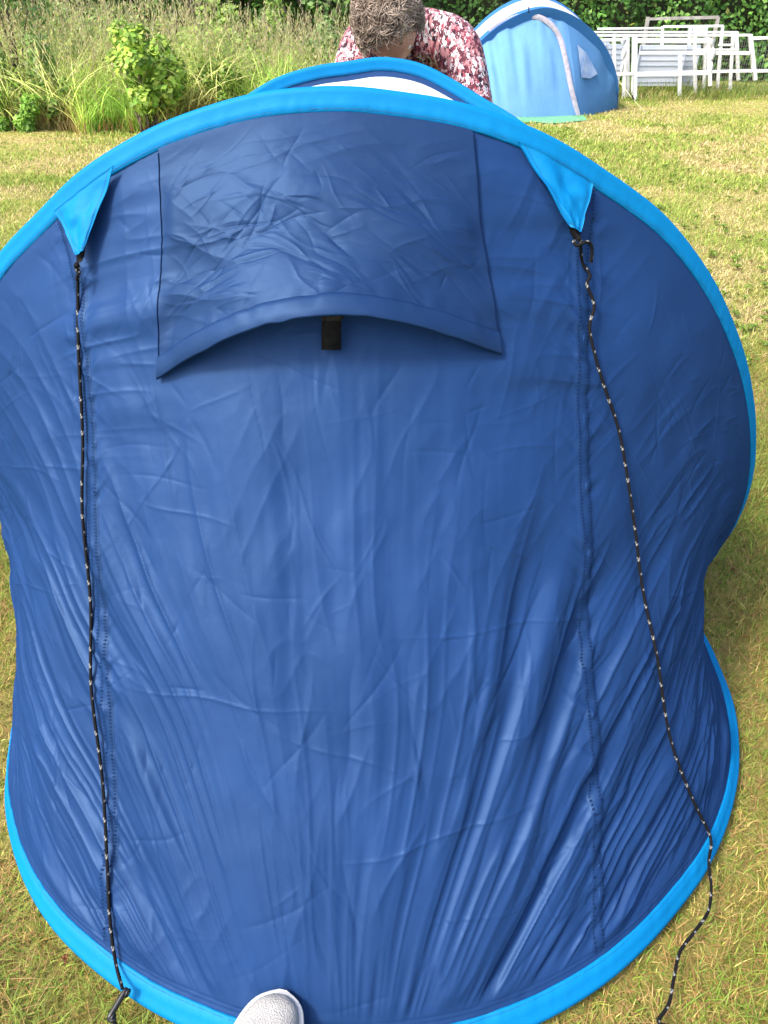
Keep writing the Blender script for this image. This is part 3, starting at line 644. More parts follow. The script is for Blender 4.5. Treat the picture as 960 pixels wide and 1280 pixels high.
    while n0 < 4600*40:
        q = unit(g.normal(size=3))
        if min(.34-q[1]+.55*q[2], q[2]+.55) < .02: continue
        o = HC+Rt*q[0]*.083+Fd*q[1]*.105+Up*q[2]*.128; nrm = unit(Rt*q[0]+Fd*q[1]+Up*q[2]); tn = unit(np.cross(nrm, g.normal(size=3))); bn = np.cross(nrm, tn)
        a = np.linspace(0, g.uniform(2.5, 5.5), 8); rad = g.uniform(.006, .013); drift = tn*g.uniform(-.02, .02)
        path = np.array([o+tn*rad*(math.cos(x)-1)+nrm*(rad*.9*math.sin(x)+.002*i)+bn*.0035*x+drift*(i/8) for i, x in enumerate(a)])
        V_, F_ = tube_vf(path, np.linspace(.0017, .0008, 8), 5); VV.append(V_); FF += [[i+n0 for i in f] for f in F_]; n0 += 40
    raw('curls', np.vstack(VV), FF, HM, cap)
person()

# ------------------------------------------------------------------ far dome tent
def dome():
    base = gnd(665, 137); root = empty('dome_tent', tuple(base), 'light blue dome tent with closed door and white roof stripe, standing behind the person', 'tent')
    BL = fabric('light blue tent cloth', (.115, .265, .49), .65, .3, var=.07, scale=6, dist=.01)
    BL2 = fabric('mid blue fly cloth', (.04, .155, .40), .65, .2, var=.05, scale=6, dist=.01)
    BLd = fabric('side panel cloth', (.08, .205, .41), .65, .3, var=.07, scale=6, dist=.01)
    GREY = noisy(mat('grey zip tape', rough=.8), (.22, .21, .26), (.31, .30, .35), 30)
    Yf = base[1]
    cx0 = at(664, 137, Yf)[0]; hw = at(771, 137, Yf)[0]-cx0; zt = at(652, 9, Yf-.12)[2]
    n = 90; th = np.linspace(0, math.pi, n)
    def arch(y0, wd, zt, lean, dxx=0, pw=1.14):
        c = np.cos(th); s = np.sin(th)
        return np.stack([cx0+dxx+wd*np.sign(c)*np.abs(c)**pw, y0-lean*s, zt*s**1.1], 1)
    A0 = arch(Yf, hw, zt, .20); A1 = arch(Yf+.55, hw*1.02, zt+.10, .0); A2 = arch(Yf+1.35, hw*.9, zt*.86, -.1)
    # outline of the foot of the vestibule
    pf = [np.array([cx0+hw, Yf, 0]), gnd(722, 147.5), gnd(660, 149.5), gnd(598, 149.5), np.array([cx0-hw, Yf, 0])]
    pf[0] = gnd(770, 137)
    s5 = [0, .22, .47, .75, 1]
    t = np.linspace(0, 1, n); Bf = np.stack([np.interp(t, s5, [q[k] for q in pf]) for k in range(3)], 1); Bf = smooth(Bf, 2)
    m = 50; v = np.linspace(0, 1, m)[None, :, None]
    th2 = th; th = np.pi*np.interp(t, [0, .22, 1], [0, .42, 1]); AF = arch(Yf, hw, zt, .20); th = th2
    Fw = AF[:, None]*(1-v)+Bf[:, None]*v
    Fw[..., 1] += -.05*np.sin(np.pi*v[..., 0])*np.sin(np.pi*t)[:, None]+.03*vnoise(np.broadcast_to(t[:, None]*30, (n, m)), v[..., 0]*1.5+0*t[:, None], 3)*sstep(1, .3, v[..., 0])*sstep(0, .1, v[..., 0])
    # door region / side panel of the front, in one loop of columns
    kd = int(.22*n); 
    raw('front_wall', Fw[kd:], gridq(n-kd, m), BL, root)
    raw('side_panel', Fw[:kd+1], gridq(kd+1, m), BLd, root)
    # roof
    rr_ = np.linspace(0, 1, 14)[None, :, None]
    fr = A0+np.array([0, -.10, .0])*np.sin(th)[:, None]
    r1 = fr[:, None]*(1-rr_)+A1[:, None]*rr_; r1[..., 2] -= .03*np.sin(np.pi*rr_[..., 0])*np.sin(th)[:, None]
    mi = np.zeros((n-1, 13), int); mi[:, 4:11] = 1; mi[:14] = 0; mi[-14:] = 0
    raw('roof', r1, gridq(n, 14), [BL2, WHITEF], root, mi=mi.ravel())
    r2 = A1[:, None]*(1-rr_)+A2[:, None]*rr_; raw('roof', r2, gridq(n, 14), BL2, root)
    Bb = np.stack([np.linspace(cx0+hw*.95, cx0-hw*.95, n), Yf+1.3+.7*np.sin(th), 0*th], 1); r3 = A2[:, None]*(1-rr_)+Bb[:, None]*rr_; raw('rear_wall', r3, gridq(n, 14), BL, root)
    # fly edge hanging in front of the arch
    cA = np.array([cx0, Yf, .35]); inn = unit(cA-fr); hang = fr[6:-6, None]+inn[6:-6, None]*np.linspace(0, .10, 5)[None, :, None]+np.array([0, -.01, 0])
    hang[..., 2] -= 0
    raw('fly_edge', hang, gridq(n-12, 5), BL2, root)
    # grey zip arch: over the door and down its right side
    zp = [(612, 40), (622, 32), (640, 23), (655, 20), (675, 22), (690, 32), (700, 48), (707, 75), (714, 110), (723, 146)]
    def front_at(x, y, off=.02):
        Y = Yf-.2
        for _ in range(12):
            p = at(x, y, Y); dd = ((Fw[..., 0]-p[0])**2+(Fw[..., 2]-p[2])**2); i, j = np.unravel_index(dd.argmin(), dd.shape); Y = Fw[i, j, 1]-off
        return at(x, y, Y)
    zP = spline([front_at(*q) for q in zp], 60); tg = unit(np.gradient(zP, axis=0)); sdv = unit(np.cross(tg, [0, 1., 0])); wd = .026
    V, F = [], []
    P = np.stack([zP-sdv*wd, zP-sdv*wd*.3+[0, -.008, 0], zP+sdv*wd*.3+[0, -.008, 0], zP+sdv*wd], 0); raw('door_zip', P, gridq(4, 60), GREY, root)
    # mesh window of the side panel
    wq = [front_at(*q, .035) for q in ((722, 56), (733, 66), (747, 92), (738, 98), (727, 97))]; c = np.mean(wq, 0)
    mb = MB(); mb.add([*wq, *[q+np.array([0, .006, 0]) for q in wq]], [(0, 1, 2, 3, 4), (9, 8, 7, 6, 5)]+[(i, i+5, (i+1) % 5+5, (i+1) % 5) for i in range(5)])
    mb.build('window', noisy(mat('window mesh', rough=.4), (.12, .20, .38), (.28, .35, .46), 9), root)
    # pole leg, guy line with runner and peg
    mb = MB(); p0 = A0[0]; mb.tube(spline([at(763, 108, Yf-.05), at(768, 122, Yf-.02), gnd(773, 137)], 10), .009, 6); mb.build('pole', mat('grey pole', (.2, .2, .21), .4, **{'Metallic': .6}), root, True)
    mb = MB(); e = gnd(807, 142); s0 = at(768, 94, Yf-.05); mb.tube([s0, s0*.5+e*.5-[0, 0, .01], e], .004, 5); gl = mb.build('guy_line', mat('pale yellow cord', (.6, .58, .35), .7), root, True)
    mb = MB(); q = s0*.4+e*.6; mb.bar(q-[.02, 0, -.03], q+[.02, 0, -.03], .018, .018); mb.build('runner', PLASTIC, gl, bevel=.003)
    mb = MB(); mb.bar(e+[0, 0, .03], e-[0, 0, .05], .012, .012); mb.build('peg', mat('steel peg', (.5, .5, .5), .4, **{'Metallic': .8}), gl)
    # tie and seam at the top
    mb = MB(); a = at(661, 8, Yf-.36); mb.bar(a, at(661, 16, Yf-.36), .012, .006); mb.build('toggle', BLACK, root)
    # green groundsheet peeping out under the door
    g0 = [gnd(x, y, .02) for x, y in ((640, 149.8), (650, 150.5), (668, 150), (684, 151.5), (700, 151), (716, 149.5), (732, 147.5))]
    gv = []
    for i, p in enumerate(g0): gv += [p+[0, -.06-.02*math.sin(i*2.3), -.012], p+[0, 0, .006], p+[0, .5, .004], p+[0, .5, -.004], p+[0, -.06, -.02]]
    o = raw('groundsheet', gv, gridq(len(g0), 5), noisy(mat('mint green groundsheet', rough=.6), (.08, .28, .14), (.13, .35, .19), 8))
    tag(o, 'mint green groundsheet peeping out under the light blue dome tent', 'groundsheet')
dome()

# ------------------------------------------------------------------ white railings and panels stacked before the hedge
WH = noisy(mat('white paint', rough=.5), (.60, .60, .59), (.78, .78, .77), 5, 6, .3, .6)
GREYW = noisy(mat('weathered grey wood', rough=.85), (.24, .22, .19), (.40, .38, .34), 12, 6, bump=.4)
SHEET = noisy(mat('pale plastic sheet', rough=.3), (.42, .47, .56), (.54, .58, .65), 2.5)
def px(zx, zy): return 740+zx/4.364, zy/4.364
def rail(mb, a, b, Y, wz=.035, wy=.035, Yb=None):
    wz *= .82
    p = at(*px(*a), Y); q = at(*px(*b), Yb or Y); mb.bar(p, q, wy, wz)
def panel(label, Y, bars, posts, cat='railing'):
    Yb = Y; c = at(*px(*posts[0][1]), Y); root = empty('railing_panel', (c[0], Y, 0), label, cat, 'white railings stacked by the hedge')
    for a, b, wz in bars:
        mb = MB(); rail(mb, a, b, Y, wz); mb.build('rail', WH, root, bevel=.004)
    for a, b, wz in posts:
        mb = MB(); p = at(*px(*a), Y+.004); q = at(*px(*b), Y+.004); q[2] = 0 if q[2] < .14 else q[2]
        mb.bar(p, q, .04, wz*.82, up=(0, 1, 0)); mb.build('post', WH, root, bevel=.004)
    return root
# (positions below are read on an enlarged view, px() brings them back)
panel('short white railing with a thick top board in front of the stack', 11.0,
      [((240, 222), (648, 222), .065), ((258, 290), (625, 284), .035), ((246, 408), (636, 398), .05)],
      [((238, 205), (246, 480), .06), ((632, 205), (645, 468), .05)])
panel('long white railing ending in a slanted leg at the right of the stack', 11.35,
      [((-260, 196), (868, 192), .032), ((520, 290), (862, 290), .045), ((-260, 412), (880, 386), .04)],
      [((862, 190), (890, 436), .085), ((195, 195), (205, 470), .04), ((482, 285), (488, 470), .055), ((-250, 196), (-250, 480), .05)])
panel('white railing with a square right corner behind the thick-topped railing', 11.7,
      [((-200, 176), (792, 176), .028), ((560, 272), (790, 272), .032)],
      [((788, 174), (798, 438), .05), ((560, 178), (575, 455), .045), ((120, 178), (124, 440), .04)])
panel('highest white railing of the stack carrying a small board', 12.05,
      [((30, 158), (382, 154), .03), ((388, 146), (716, 142), .035), ((690, 245), (770, 245), .03)],
      [((385, 144), (385, 430), .035), ((534, 142), (534, 430), .05), ((622, 140), (622, 430), .05), ((712, 142), (696, 430), .04), ((770, 180), (766, 430), .04)])
panel('low white railing half hidden beside the blue dome tent', 11.2,
      [((-90, 224), (180, 216), .04), ((20, 412), (240, 404), .035)],
      [((180, 200), (182, 474), .045), ((228, 196), (232, 470), .04)])
def sheet(label, Y, a, b, name='plastic_sheet', m=SHEET):
    p = at(*px(*a), Y); q = at(*px(*b), Y); mb = MB(); q[2] = max(q[2], .0)
    x0, x1 = sorted((p[0], q[0])); z0, z1 = sorted((p[2], q[2])); 
    mb.bar((x0, Y, (z0+z1)/2), (x1, Y, (z0+z1)/2), .012, z1-z0); root = mb.build(name, m, None, bevel=.003); tag(root, label, 'panel')
    mb = MB()
    for z in np.linspace(z0+.05, z1-.05, 7): mb.bar((x0+.01, Y-.009, z), (x1-.01, Y-.009, z), .007, .010)
    for x in (x0+.01, x1-.01): mb.bar((x, Y-.012, z0), (x, Y-.012, z1), .010, .02)
    mb.build('ribbing', noisy(mat('grey trim', rough=.5), (.34, .38, .46), (.45, .48, .54), 4), root)
sheet('wide pale ribbed sheet leaning behind the thick-topped railing', 11.9, (262, 245), (478, 470))
sheet('narrow pale sheet leaning right of the wide ribbed one', 12.0, (490, 245), (550, 470))
sheet('pale sheet standing next to the blue dome tent', 11.95, (70, 240), (146, 460))
sheet('white board fixed near the top of the railing stack', 12.0, (542, 148), (624, 196), 'white_board', WH)
sheet('pale sheet half hidden behind the blue dome tent', 12.2, (-40, 230), (66, 450))
# white tape hanging from the rails
for zx, lab in ((168, 'twisted white tape hanging on the railing beside the dome tent'), (655, 'twisted white tape hanging at the right post of the thick-topped railing')):
    n = 26; z = np.linspace(0, 1, n); V = []
    for i, k in enumerate(z):
        c = at(*px(zx+6*math.sin(k*5), 216+k*180), 10.93); a = k*7; wd = .045*(1-.5*k)
        V += [c+[wd*math.cos(a), wd*.6*math.sin(a), 0], c+[wd*.2, .012, 0], c-[wd*math.cos(a), wd*.6*math.sin(a), 0], c-[wd*.2, .012, 0]]
    V = np.array(V).reshape(n, 4, 3).transpose(1, 0, 2)
    o = raw('white_tape', V, gridq(4, n, True), noisy(mat('white film', rough=.4), (.62, .62, .6), (.78, .78, .77), 12)); tag(o, lab, 'tape', 'white tapes on the railings')
# weathered frame behind the stack
mb = MB(); rt = empty('wooden_frame', tuple(at(850, 26, 12.3)*[1, 1, 0]), 'weathered grey wooden frame standing behind the white railings', 'frame')
for a, b in (((305, 104), (690, 96)), ((366, 100), (690, 92))):
    mb = MB(); rail(mb, a, b, 12.3+.05*(a[0] > 330), .035); mb.build('beam', GREYW, rt)
for zx in (306, 688):
    mb = MB(); p = at(*px(zx, 92), 12.3); mb.bar(p, [p[0], p[1], 0], .04, .05); mb.build('post', GREYW, rt)
# wire mesh fence running out to the right
rt = empty('wire_fence', tuple(at(965, 95, 11.6)*[1, 1, 0]), 'white framed wire mesh fence at the right end of the railings', 'fence')
for y in ((210, 204), (390, 380)):
    mb = MB(); mb.bar(at(*px(868, y[0]), 11.6), at(*px(1900, y[1]-30), 11.6), .035, .035); mb.build('rail', WH, rt, bevel=.004)
for zx in (1180, 1560, 1890):
    mb = MB(); p = at(*px(zx, 200), 11.62); mb.bar(p, [p[0], p[1], 0], .04, .04); mb.build('post', WH, rt)
mb = MB(); p0 = at(*px(560, 208), 11.63); p1 = at(*px(1900, 175), 11.63)
xs = np.arange(p0[0], p1[0], .03)
for x in xs: mb.bar((x, 11.63, .02), (x, 11.63, p0[2]), .002, .002)
for z in np.arange(.05, p0[2], .05): mb.bar((p0[0], 11.634, z), (p1[0], 11.634, z), .002, .002)
mb.build('wire_mesh', mat('galvanised wire', (.35, .36, .36), .4, **{'Metallic': .5}), rt)

# ------------------------------------------------------------------ vegetation
def leaf_quads(C, Nn, size, asp=.62, g=rng):
    """kite-shaped leaves: 4 verts per leaf, slightly folded"""
    n = len(C); t = unit(np.cross(Nn, g.normal(size=(n, 3)))); b = np.cross(Nn, t); size = np.broadcast_to(size, (n,))[:, None]
    a0 = C-t*size; a1 = C+b*size*asp-Nn*size*.15; a2 = C+t*size; a3 = C-b*size*asp-Nn*size*.15
    return np.stack([a0, a1, a2, a3], 1).reshape(-1, 3), np.arange(n*4).reshape(-1, 4)
def pal(cols, n, g=rng, j=.18):
    c = np.array(cols)[g.integers(0, len(cols), n)]; return c*np.exp(g.normal(0, j, (n, 1)))*(1+g.normal(0, .05, (n, 3)))
def ribbons(base, h, lean, az, wd, seg=5, curl=1.6, g=rng):
    """bent grass blades; returns verts (n, seg+1, 2) and quads"""
    n = len(base); k = np.linspace(0, 1, seg+1)[None, :]
    out = lean[:, None]*k**curl*h[:, None]; z = h[:, None]*(k-.28*np.clip(lean, 0, 1.4)[:, None]*k**2.2)
    c = np.stack([base[:, 0:1]+out*np.cos(az)[:, None], base[:, 1:2]+out*np.sin(az)[:, None], base[:, 2:3]+z], -1)
    s = az+np.pi/2+g.normal(0, .5, n); sv = np.stack([np.cos(s), np.sin(s), 0*s], -1)[:, None]*(wd[:, None]*(1-k**1.6*.92))[..., None]
    P = np.stack([c-sv, c+sv], 2); idx = np.arange(n*(seg+1)*2).reshape(n, seg+1, 2)
    q = np.stack([idx[:, :-1, 0], idx[:, :-1, 1], idx[:, 1:, 1], idx[:, 1:, 0]], -1).reshape(-1, 4)
    return P.reshape(-1, 3), q, c[:, -1]
_pb = B1[::12, :2]; _pb = np.vstack([_pb, _pb[::-1]*[1, -1]+[0, 3.1]])
def inside_tent(x, y, grow=.003):
    x = np.atleast_1d(np.asarray(x, float)); y = np.atleast_1d(np.asarray(y, float)); a = np.arctan2(_pb[:, 1]-1.55, _pb[:, 0]); r = np.hypot(_pb[:, 0], _pb[:, 1]-1.55)
    o = np.argsort(a); return np.hypot(x, y-1.55) < np.interp(np.arctan2(y-1.55, x), a[o], r[o], period=2*np.pi)+grow

# lawn grass: dense near the camera, thinner tufts further off
def lawn_grass():
    g = np.random.default_rng(11); VV, QQ, CC, off = [], [], [], 0
    def add(n, x0, x1, y0, y1, h0, h1, w0, w1, lean0, lean1, cols, seg=3, cone=True, power=1.):
        nonlocal off
        y = y0+(y1-y0)*g.random(n)**power; x = g.uniform(x0, x1, n) if not cone else g.uniform(-1, 1, n)*(.40+.505*np.hypot(y, .9))
        k = ~inside_tent(x, y)&(y > .12); x, y = x[k], y[k]; n = len(x)
        pt = vnoise(x*2.2, y*2.2, 4)+.6*vnoise(x*6, y*6, 5)
        h = g.uniform(h0, h1, n)*(1+.25*pt)*np.where(inside_tent(x, y, .09), .6, 1); az = g.uniform(0, 2*np.pi, n); ln = g.uniform(lean0, lean1, n)
        P, q, _ = ribbons(np.stack([x, y, 0*x], 1), h, ln, az, g.uniform(w0, w1, n), seg, g=g)
        c = np.array(cols); pick = np.clip(((pt*.55+.5)+g.normal(0, .28, n))*len(c), 0, len(c)-1).astype(int)
        col = c[pick]*np.exp(g.normal(0, .22, (n, 1)))
        VV.append(P); QQ.append(q+off); off += len(P); CC.append(np.repeat(col, (seg+1)*2, 0))
    green = [(0.482, 0.396, 0.191), (0.578, 0.437, 0.241), (0.482, 0.421, 0.141), (0.304, 0.374, 0.070), (0.208, 0.307, 0.051), (0.258, 0.339, 0.060)]
    straw = [(0.400, 0.243, 0.090), (0.343, 0.189, 0.067), (0.438, 0.281, 0.121), (0.285, 0.152, 0.051), (0.247, 0.182, 0.043)]
    near = [(0.501, 0.400, 0.131), (0.300, 0.321, 0.057), (0.192, 0.280, 0.037), (0.134, 0.224, 0.026), (0.216, 0.303, 0.048)]
    add(170000, 0, 0, .15, 3.2, .012, .036, .0006, .0013, .3, 1.5, near)
    add(85000, 0, 0, .15, 3.2, .012, .034, .0004, .0009, 1.0, 3.6, straw)
    add(7000, 0, 0, .15, 3.2, .03, .06, .0007, .0013, .3, 1.2, near[2:])
    add(100000, 0, 0, 3.0, 6.5, .015, .04, .0016, .003, .3, 1.6, green, 2)
    add(90000, 0, 0, 6.0, 12.6, .02, .045, .003, .006, .3, 1.4, green, 2)
    o = raw('lawn_grass', np.vstack(VV), np.vstack(QQ), BLADE, col=np.vstack(CC), smooth=False)
    tag(o, 'short lawn grass of green blades and dry straw', 'grass', kind='stuff')
lawn_grass()

def broad_leaves(name, label, spots, cols, size):
    g = np.random.default_rng(len(spots)); VV, QQ, CC, off = [], [], [], 0
    for (x, y) in spots:
        n = g.integers(5, 9)
        for k in range(n):
            a = g.uniform(0, 6.28); L = size*g.uniform(.7, 1.2); wv = L*.32; t = np.linspace(0, 1, 6)
            c = np.stack([x+np.cos(a)*L*t, y+np.sin(a)*L*t, .008+.018*np.sin(t*2.6)], 1); s = np.array([-math.sin(a), math.cos(a), 0])
            ww = (wv*np.sin(np.pi*np.clip(t*.92+.04, 0, 1)))[:, None]; P = np.stack([c-s*ww+[0, 0, .004], c, c+s*ww+[0, 0, .004]], 1)
            i = np.arange(18).reshape(6, 3); q = np.concatenate([np.stack([i[:-1, j], i[:-1, j+1], i[1:, j+1], i[1:, j]], -1) for j in (0, 1)])
            VV.append(P.reshape(-1, 3)); QQ.append(q+off); off += 18; CC.append(np.tile(pal(cols, 1, g), (18, 1)))
    o = raw(name, np.vstack(VV), np.vstack(QQ), LEAF, col=np.vstack(CC)); tag(o, label, 'weeds', kind='stuff')
g = np.random.default_rng(5)
sp = [tuple(gnd(x, y)[:2]) for x, y in zip(g.uniform(860, 1000, 60), g.uniform(250, 480, 60))]+[tuple(gnd(x, y)[:2]) for x, y in zip(g.uniform(700, 960, 50), g.uniform(160, 330, 50))]
broad_leaves('clover', 'low clover and plantain leaves growing in the lawn', [s for s in sp if not inside_tent(*s, .05)[0]], [(.15, .22, .03), (.19, .25, .045), (.11, .18, .025)], .03)

broad_leaves('fallen_leaves', 'small dry brown leaves lying on the lawn', [s for s in [tuple(gnd(x, y)[:2]) for x, y in ((938, 332), (925, 168), (950, 305), (915, 720), (86, 1208))]], [(.22, .09, .045), (.28, .15, .07)], .008)

# hedge: leafy mass along the back
def hedge():
    g = np.random.default_rng(21); x0, x1, y0, y1, H = -11, 11, 13.0, 14.4, 3.0
    root = empty('hedge', (0, 13.7, 0), 'tall dark green leafy hedge along the back of the lawn', 'hedge')
    nx, nz = 180, 40; X, Z = np.meshgrid(np.linspace(x0, x1, nx), np.linspace(0, H, nz), indexing='ij')
    core = np.stack([X, y0+.28+.12*vnoise(X*1.8, Z*1.8, 2), Z], -1); coreb = core*[1, 0, 1]+[0, y1-.2, 0]
    P = np.concatenate([core, coreb[:, ::-1]], 1)
    raw('branches', P, gridq(nx, nz*2), noisy(mat('dark twigs', rough=.95), (.012, .016, .006), (.035, .04, .015), 12, bump=.6), root)
    n = 56000; x = g.uniform(x0, x1, n); z = H*g.random(n); top = g.random(n) < .18; y = y0+.10*vnoise(x*1.6, z*1.6, 2)+.16*vnoise(x*4, z*4, 7)+np.abs(g.normal(0, .13, n))
    y = np.where(top, g.uniform(y0, y1, n), y); z = np.where(top, H+g.normal(0, .05, n), z)
    nn = unit(np.stack([g.normal(0, .5, n), -1+g.normal(0, .4, n), .45+g.normal(0, .5, n)], 1))
    V, q = leaf_quads(np.stack([x, y, z], 1), nn, g.uniform(.022, .05, n), g=g)
    cols = pal([(0.075, 0.181, 0.031), (0.106, 0.245, 0.043), (0.054, 0.139, 0.025), (0.160, 0.307, 0.060)], n, g)*(1+.45*vnoise(x*2.5, z*2.5, 8))[:, None]
    k = g.random(n) < .02; cols[k] = (.22, .24, .04)
    raw('foliage', V, q, LEAF, root, False, np.repeat(cols, 4, 0))
hedge()

def shrub(name, label, cat, c, rx, ry, rz, n, size, cols, stems=5, seed=0, lobes=14, group=None, trunk_r=.012):
    """stems fork into lobes; every lobe carries its own leaf clump"""
    g = np.random.default_rng(seed); base = np.array([c[0], c[1], 0.]); root = empty(name, tuple(base), label, cat, group)
    lc = np.stack([c[0]+rx*g.uniform(-.8, .8, lobes), c[1]+ry*g.uniform(-.8, .8, lobes), c[2]+rz*g.uniform(-.85, .85, lobes)], 1)
    lr = g.uniform(.22, .42, lobes)*min(rx, rz)*1.25
    mb = MB()
    for k in range(max(stems, lobes)):
        e = lc[k % lobes]; b0 = base+[g.normal(0, .04), g.normal(0, .04), 0]; md = b0*.45+e*.55+g.normal(0, .05, 3)
        mb.tube(spline([b0, md, e], 8), np.linspace(trunk_r, trunk_r*.3, 8), 5)
    mb.build('stems', noisy(mat('bark', rough=.9), (.06, .045, .03), (.14, .11, .08), 30), root, True)
    k = g.integers(0, lobes, n); d = unit(g.normal(size=(n, 3))); r = lr[k]*g.uniform(.35, 1.08, n)**.6
    C = lc[k]+d*r[:, None]*[1, 1, 1.05]; C[:, 2] = np.maximum(C[:, 2], .03)
    nn = unit(d*.7+[0, -.35, .7]+g.normal(0, .45, (n, 3))); V, q = leaf_quads(C, nn, g.uniform(.6, 1.2, n)*size, g=g)
    raw('foliage', V, q, LEAF, root, False, np.repeat(pal(cols, n, g, .22), 4, 0))
    return root
c = at(176, 92, 8.6)
shrub('bush', 'rounded bright green bush standing at the edge of the tall wild grass', 'bush', c, .36, .32, .42, 3000, .036, [(0.216, 0.375, 0.045), (0.346, 0.506, 0.068), (0.151, 0.271, 0.039), (0.432, 0.562, 0.102)], seed=4)
c = at(10, 45, 9.1)
shrub('young_tree', 'young tree with dull green leaves at the left edge of the photo', 'tree', c, .42, .4, .8, 2600, .035, [(0.158, 0.292, 0.068), (0.225, 0.360, 0.112), (0.112, 0.225, 0.057)], seed=6, lobes=18, trunk_r=.02)
c = at(12, 135, 8.7)
shrub('bush', 'low green bush in the bottom left corner of the tall grass', 'bush', c, .34, .25, .22, 1500, .035, [(0.180, 0.360, 0.045), (0.270, 0.450, 0.068), (0.135, 0.270, 0.036)], seed=8, lobes=9)
c = at(62, -20, 12.2)
shrub('tree', 'dark leafy tree standing behind the tall grass at the left', 'tree', c, .9, .5, .9, 4200, .05, [(0.045, 0.105, 0.022), (0.075, 0.150, 0.030), (0.105, 0.180, 0.045)], seed=9, lobes=22, trunk_r=.04)
c = at(395, -35, 12.5)
shrub('tree', 'dark leafy tree behind the tall grass left of the bending person', 'tree', c, 1.3, .5, .75, 5200, .05, [(0.045, 0.112, 0.022), (0.075, 0.165, 0.030), (0.120, 0.225, 0.045)], seed=10, lobes=24, trunk_r=.04)
c = at(250, -60, 12.6)
shrub('tree', 'mid green tree behind the middle of the tall grass', 'tree', c, 1.0, .5, .8, 3600, .05, [(0.090, 0.180, 0.030), (0.135, 0.240, 0.045), (0.060, 0.135, 0.024)], seed=12, lobes=20, trunk_r=.04)

for k, (x, y, Y, rx, rz, tone, lab) in enumerate([
        (60, 118, 8.9, .34, .26, 0, 'leafy green bush left of the rounded bright bush'), (268, 112, 9.1, .30, .26, 1, 'small yellow green bush right of the rounded bright bush'),
        (352, 92, 9.6, .36, .24, 0, 'small leafy bush near the left end of the rear hoop'), (120, 40, 10.2, .5, .34, 2, 'pale green shrub rising above the wild grass behind the rounded bright bush'),
        (300, 30, 10.6, .55, .32, 1, 'yellow green shrub rising above the wild grass left of the person'), (400, 62, 10.0, .30, .26, 2, 'pale green bush beside the bending person')]):
    tones = [[(0.120, 0.228, 0.036), (0.180, 0.300, 0.048), (0.240, 0.360, 0.072)], [(0.240, 0.360, 0.060), (0.324, 0.432, 0.096), (0.180, 0.300, 0.048)], [(0.204, 0.300, 0.096), (0.288, 0.384, 0.144), (0.156, 0.240, 0.072)]]
    shrub('bush', lab, 'bush', at(x, y, Y), rx, rx*.8, rz, 1500, .03, tones[tone], seed=40+k, lobes=13)

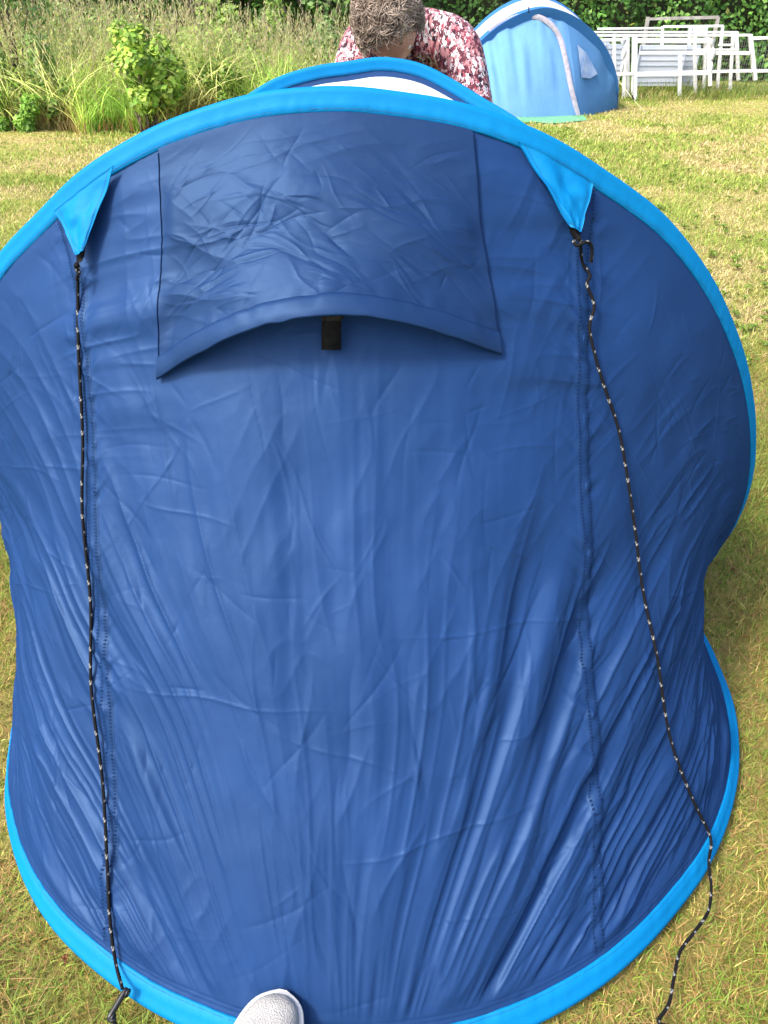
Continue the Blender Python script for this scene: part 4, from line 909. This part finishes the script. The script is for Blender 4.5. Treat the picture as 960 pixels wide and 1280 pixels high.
def wild_grass():
    g = np.random.default_rng(31); VV, QQ, CC, off = [], [], [], 0
    def put(P, q, c):
        nonlocal off
        VV.append(P); QQ.append(q+off); CC.append(c); off += len(P)
    XR = at(436, 60, 10.5)[0]
    def spots(n, y0, y1):
        x = g.uniform(-6.2, XR+.15, n); e = 8.68+.20*vnoise(x*1.3, x*0, 3)+.10*vnoise(x*4, x*0, 4); return x, e+(y1-y0)*g.random(n)**1.3+y0
    def blades(n, y0, y1, h0, h1, w0, w1, l0, l1, cols, seg=6):
        x, y = spots(n, y0, y1); pt = vnoise(x*1.5, y*1.1, 6)+.5*vnoise(x*4, y*4, 9)
        h = g.uniform(h0, h1, n)*(1+.22*pt); c = np.array(cols); pk = np.clip((pt*.6+.5+g.normal(0, .25, n))*len(c), 0, len(c)-1).astype(int)
        P, q, tip = ribbons(np.stack([x, y, 0*x], 1), h, g.uniform(l0, l1, n), g.uniform(0, 2*np.pi, n), g.uniform(w0, w1, n), seg, 2.0, g)
        col = c[pk]*np.exp(g.normal(0, .2, (n, 1))); put(P, q, np.repeat(col, (seg+1)*2, 0)); return tip, col
    gr = [(0.337, 0.535, 0.118), (0.448, 0.689, 0.147), (0.627, 0.857, 0.200), (0.850, 1.012, 0.305), (1.000, 0.964, 0.433)]
    blades(9500, .1, 3.0, .40, .90, .004, .009, .15, 1.3, gr)
    blades(11000, 0, .6, .08, .42, .003, .007, .2, 1.0, gr+[(.30, .25, .09)])
    blades(1800, -.05, .3, .10, .34, .003, .006, .2, 1.0, [(0.405, 0.189, 0.095), (0.459, 0.297, 0.135), (0.486, 0.378, 0.189)])
    tip, _ = blades(2400, .05, 2.6, .65, 1.2, .002, .0035, .1, .6, [(0.327, 0.373, 0.095), (0.446, 0.435, 0.149), (0.535, 0.497, 0.216)])
    # feathery seed heads
    m = 9; n = len(tip); k = np.tile(np.linspace(-1, .15, m), (n, 1))
    C = tip[:, None]+np.stack([.035*g.normal(size=(n, m))*(-k+.2), .035*g.normal(size=(n, m))*(-k+.2), k*.20], -1)
    nn = unit(np.stack([g.normal(0, .6, n*m), -1+g.normal(0, .5, n*m), g.normal(0, .4, n*m)], 1)); s = g.uniform(.012, .03, n*m)
    t = unit(np.stack([g.normal(0, .45, n*m), g.normal(0, .3, n*m), np.ones(n*m)], 1)); b = np.cross(nn, t); C = C.reshape(-1, 3)
    P = np.stack([C-t*s[:, None], C+b*s[:, None]*.3, C+t*s[:, None], C-b*s[:, None]*.3], 1).reshape(-1, 3)
    put(P, np.arange(n*m*4).reshape(-1, 4), np.repeat(pal([(0.468, 0.442, 0.221), (0.546, 0.481, 0.286), (0.416, 0.429, 0.182), (0.520, 0.403, 0.247)], n*m, g), 4, 0))
    o = raw('wild_grass', np.vstack(VV), np.vstack(QQ), DRY, col=np.vstack(CC), smooth=False)
    tag(o, 'tall unmown wild grass with pale seed heads along the left of the lawn', 'tall grass', kind='stuff')
    # leafy weeds among the grass
    g2 = np.random.default_rng(33); n = 16000; x, y = spots(n, .1, 1.6); pt = vnoise(x*1.1+4, y*1.2, 14); kp = pt > .0; x, y = x[kp], y[kp]; n = len(x)
    z = g2.random(n)**.8*(.35+.75*np.clip(pt[kp]+.1, 0, 1)); C = np.stack([x, y-.05, z], 1)
    nn = unit(np.stack([g2.normal(0, .5, n), -.5+g2.normal(0, .4, n), .8+g2.normal(0, .4, n)], 1)); V, q = leaf_quads(C, nn, g2.uniform(.018, .04, n), .4, g2)
    o = raw('leafy_weeds', V, q, LEAF, None, False, np.repeat(pal([(.22, .32, .06), (.27, .36, .08), (.33, .40, .12)], n, g2), 4, 0)); tag(o, 'leafy green weeds growing through the tall wild grass', 'weeds', kind='stuff')
    # tufts left standing at the feet of the railings
    g3 = np.random.default_rng(35); n = 5000; p0 = at(770, 105, 11)[0]; p1 = at(960, 95, 11.6)[0]; x = g3.uniform(p0-.5, p1+3, n); y = 10.9+1.5*g3.random(n)
    P, q, _ = ribbons(np.stack([x, y, 0*x], 1), g3.uniform(.05, .17, n)*(1+.6*vnoise(x*3, y*3, 2)), g3.uniform(.2, .9, n), g3.uniform(0, 6.28, n), g3.uniform(.002, .005, n), 4, g=g3)
    o = raw('grass_tufts', P, q, BLADE, None, False, np.repeat(pal([(.12, .2, .025), (.16, .24, .04), (.22, .25, .06)], n, g3), 10, 0)); tag(o, 'longer green grass growing between the feet of the white railings', 'grass', kind='stuff')
wild_grass()
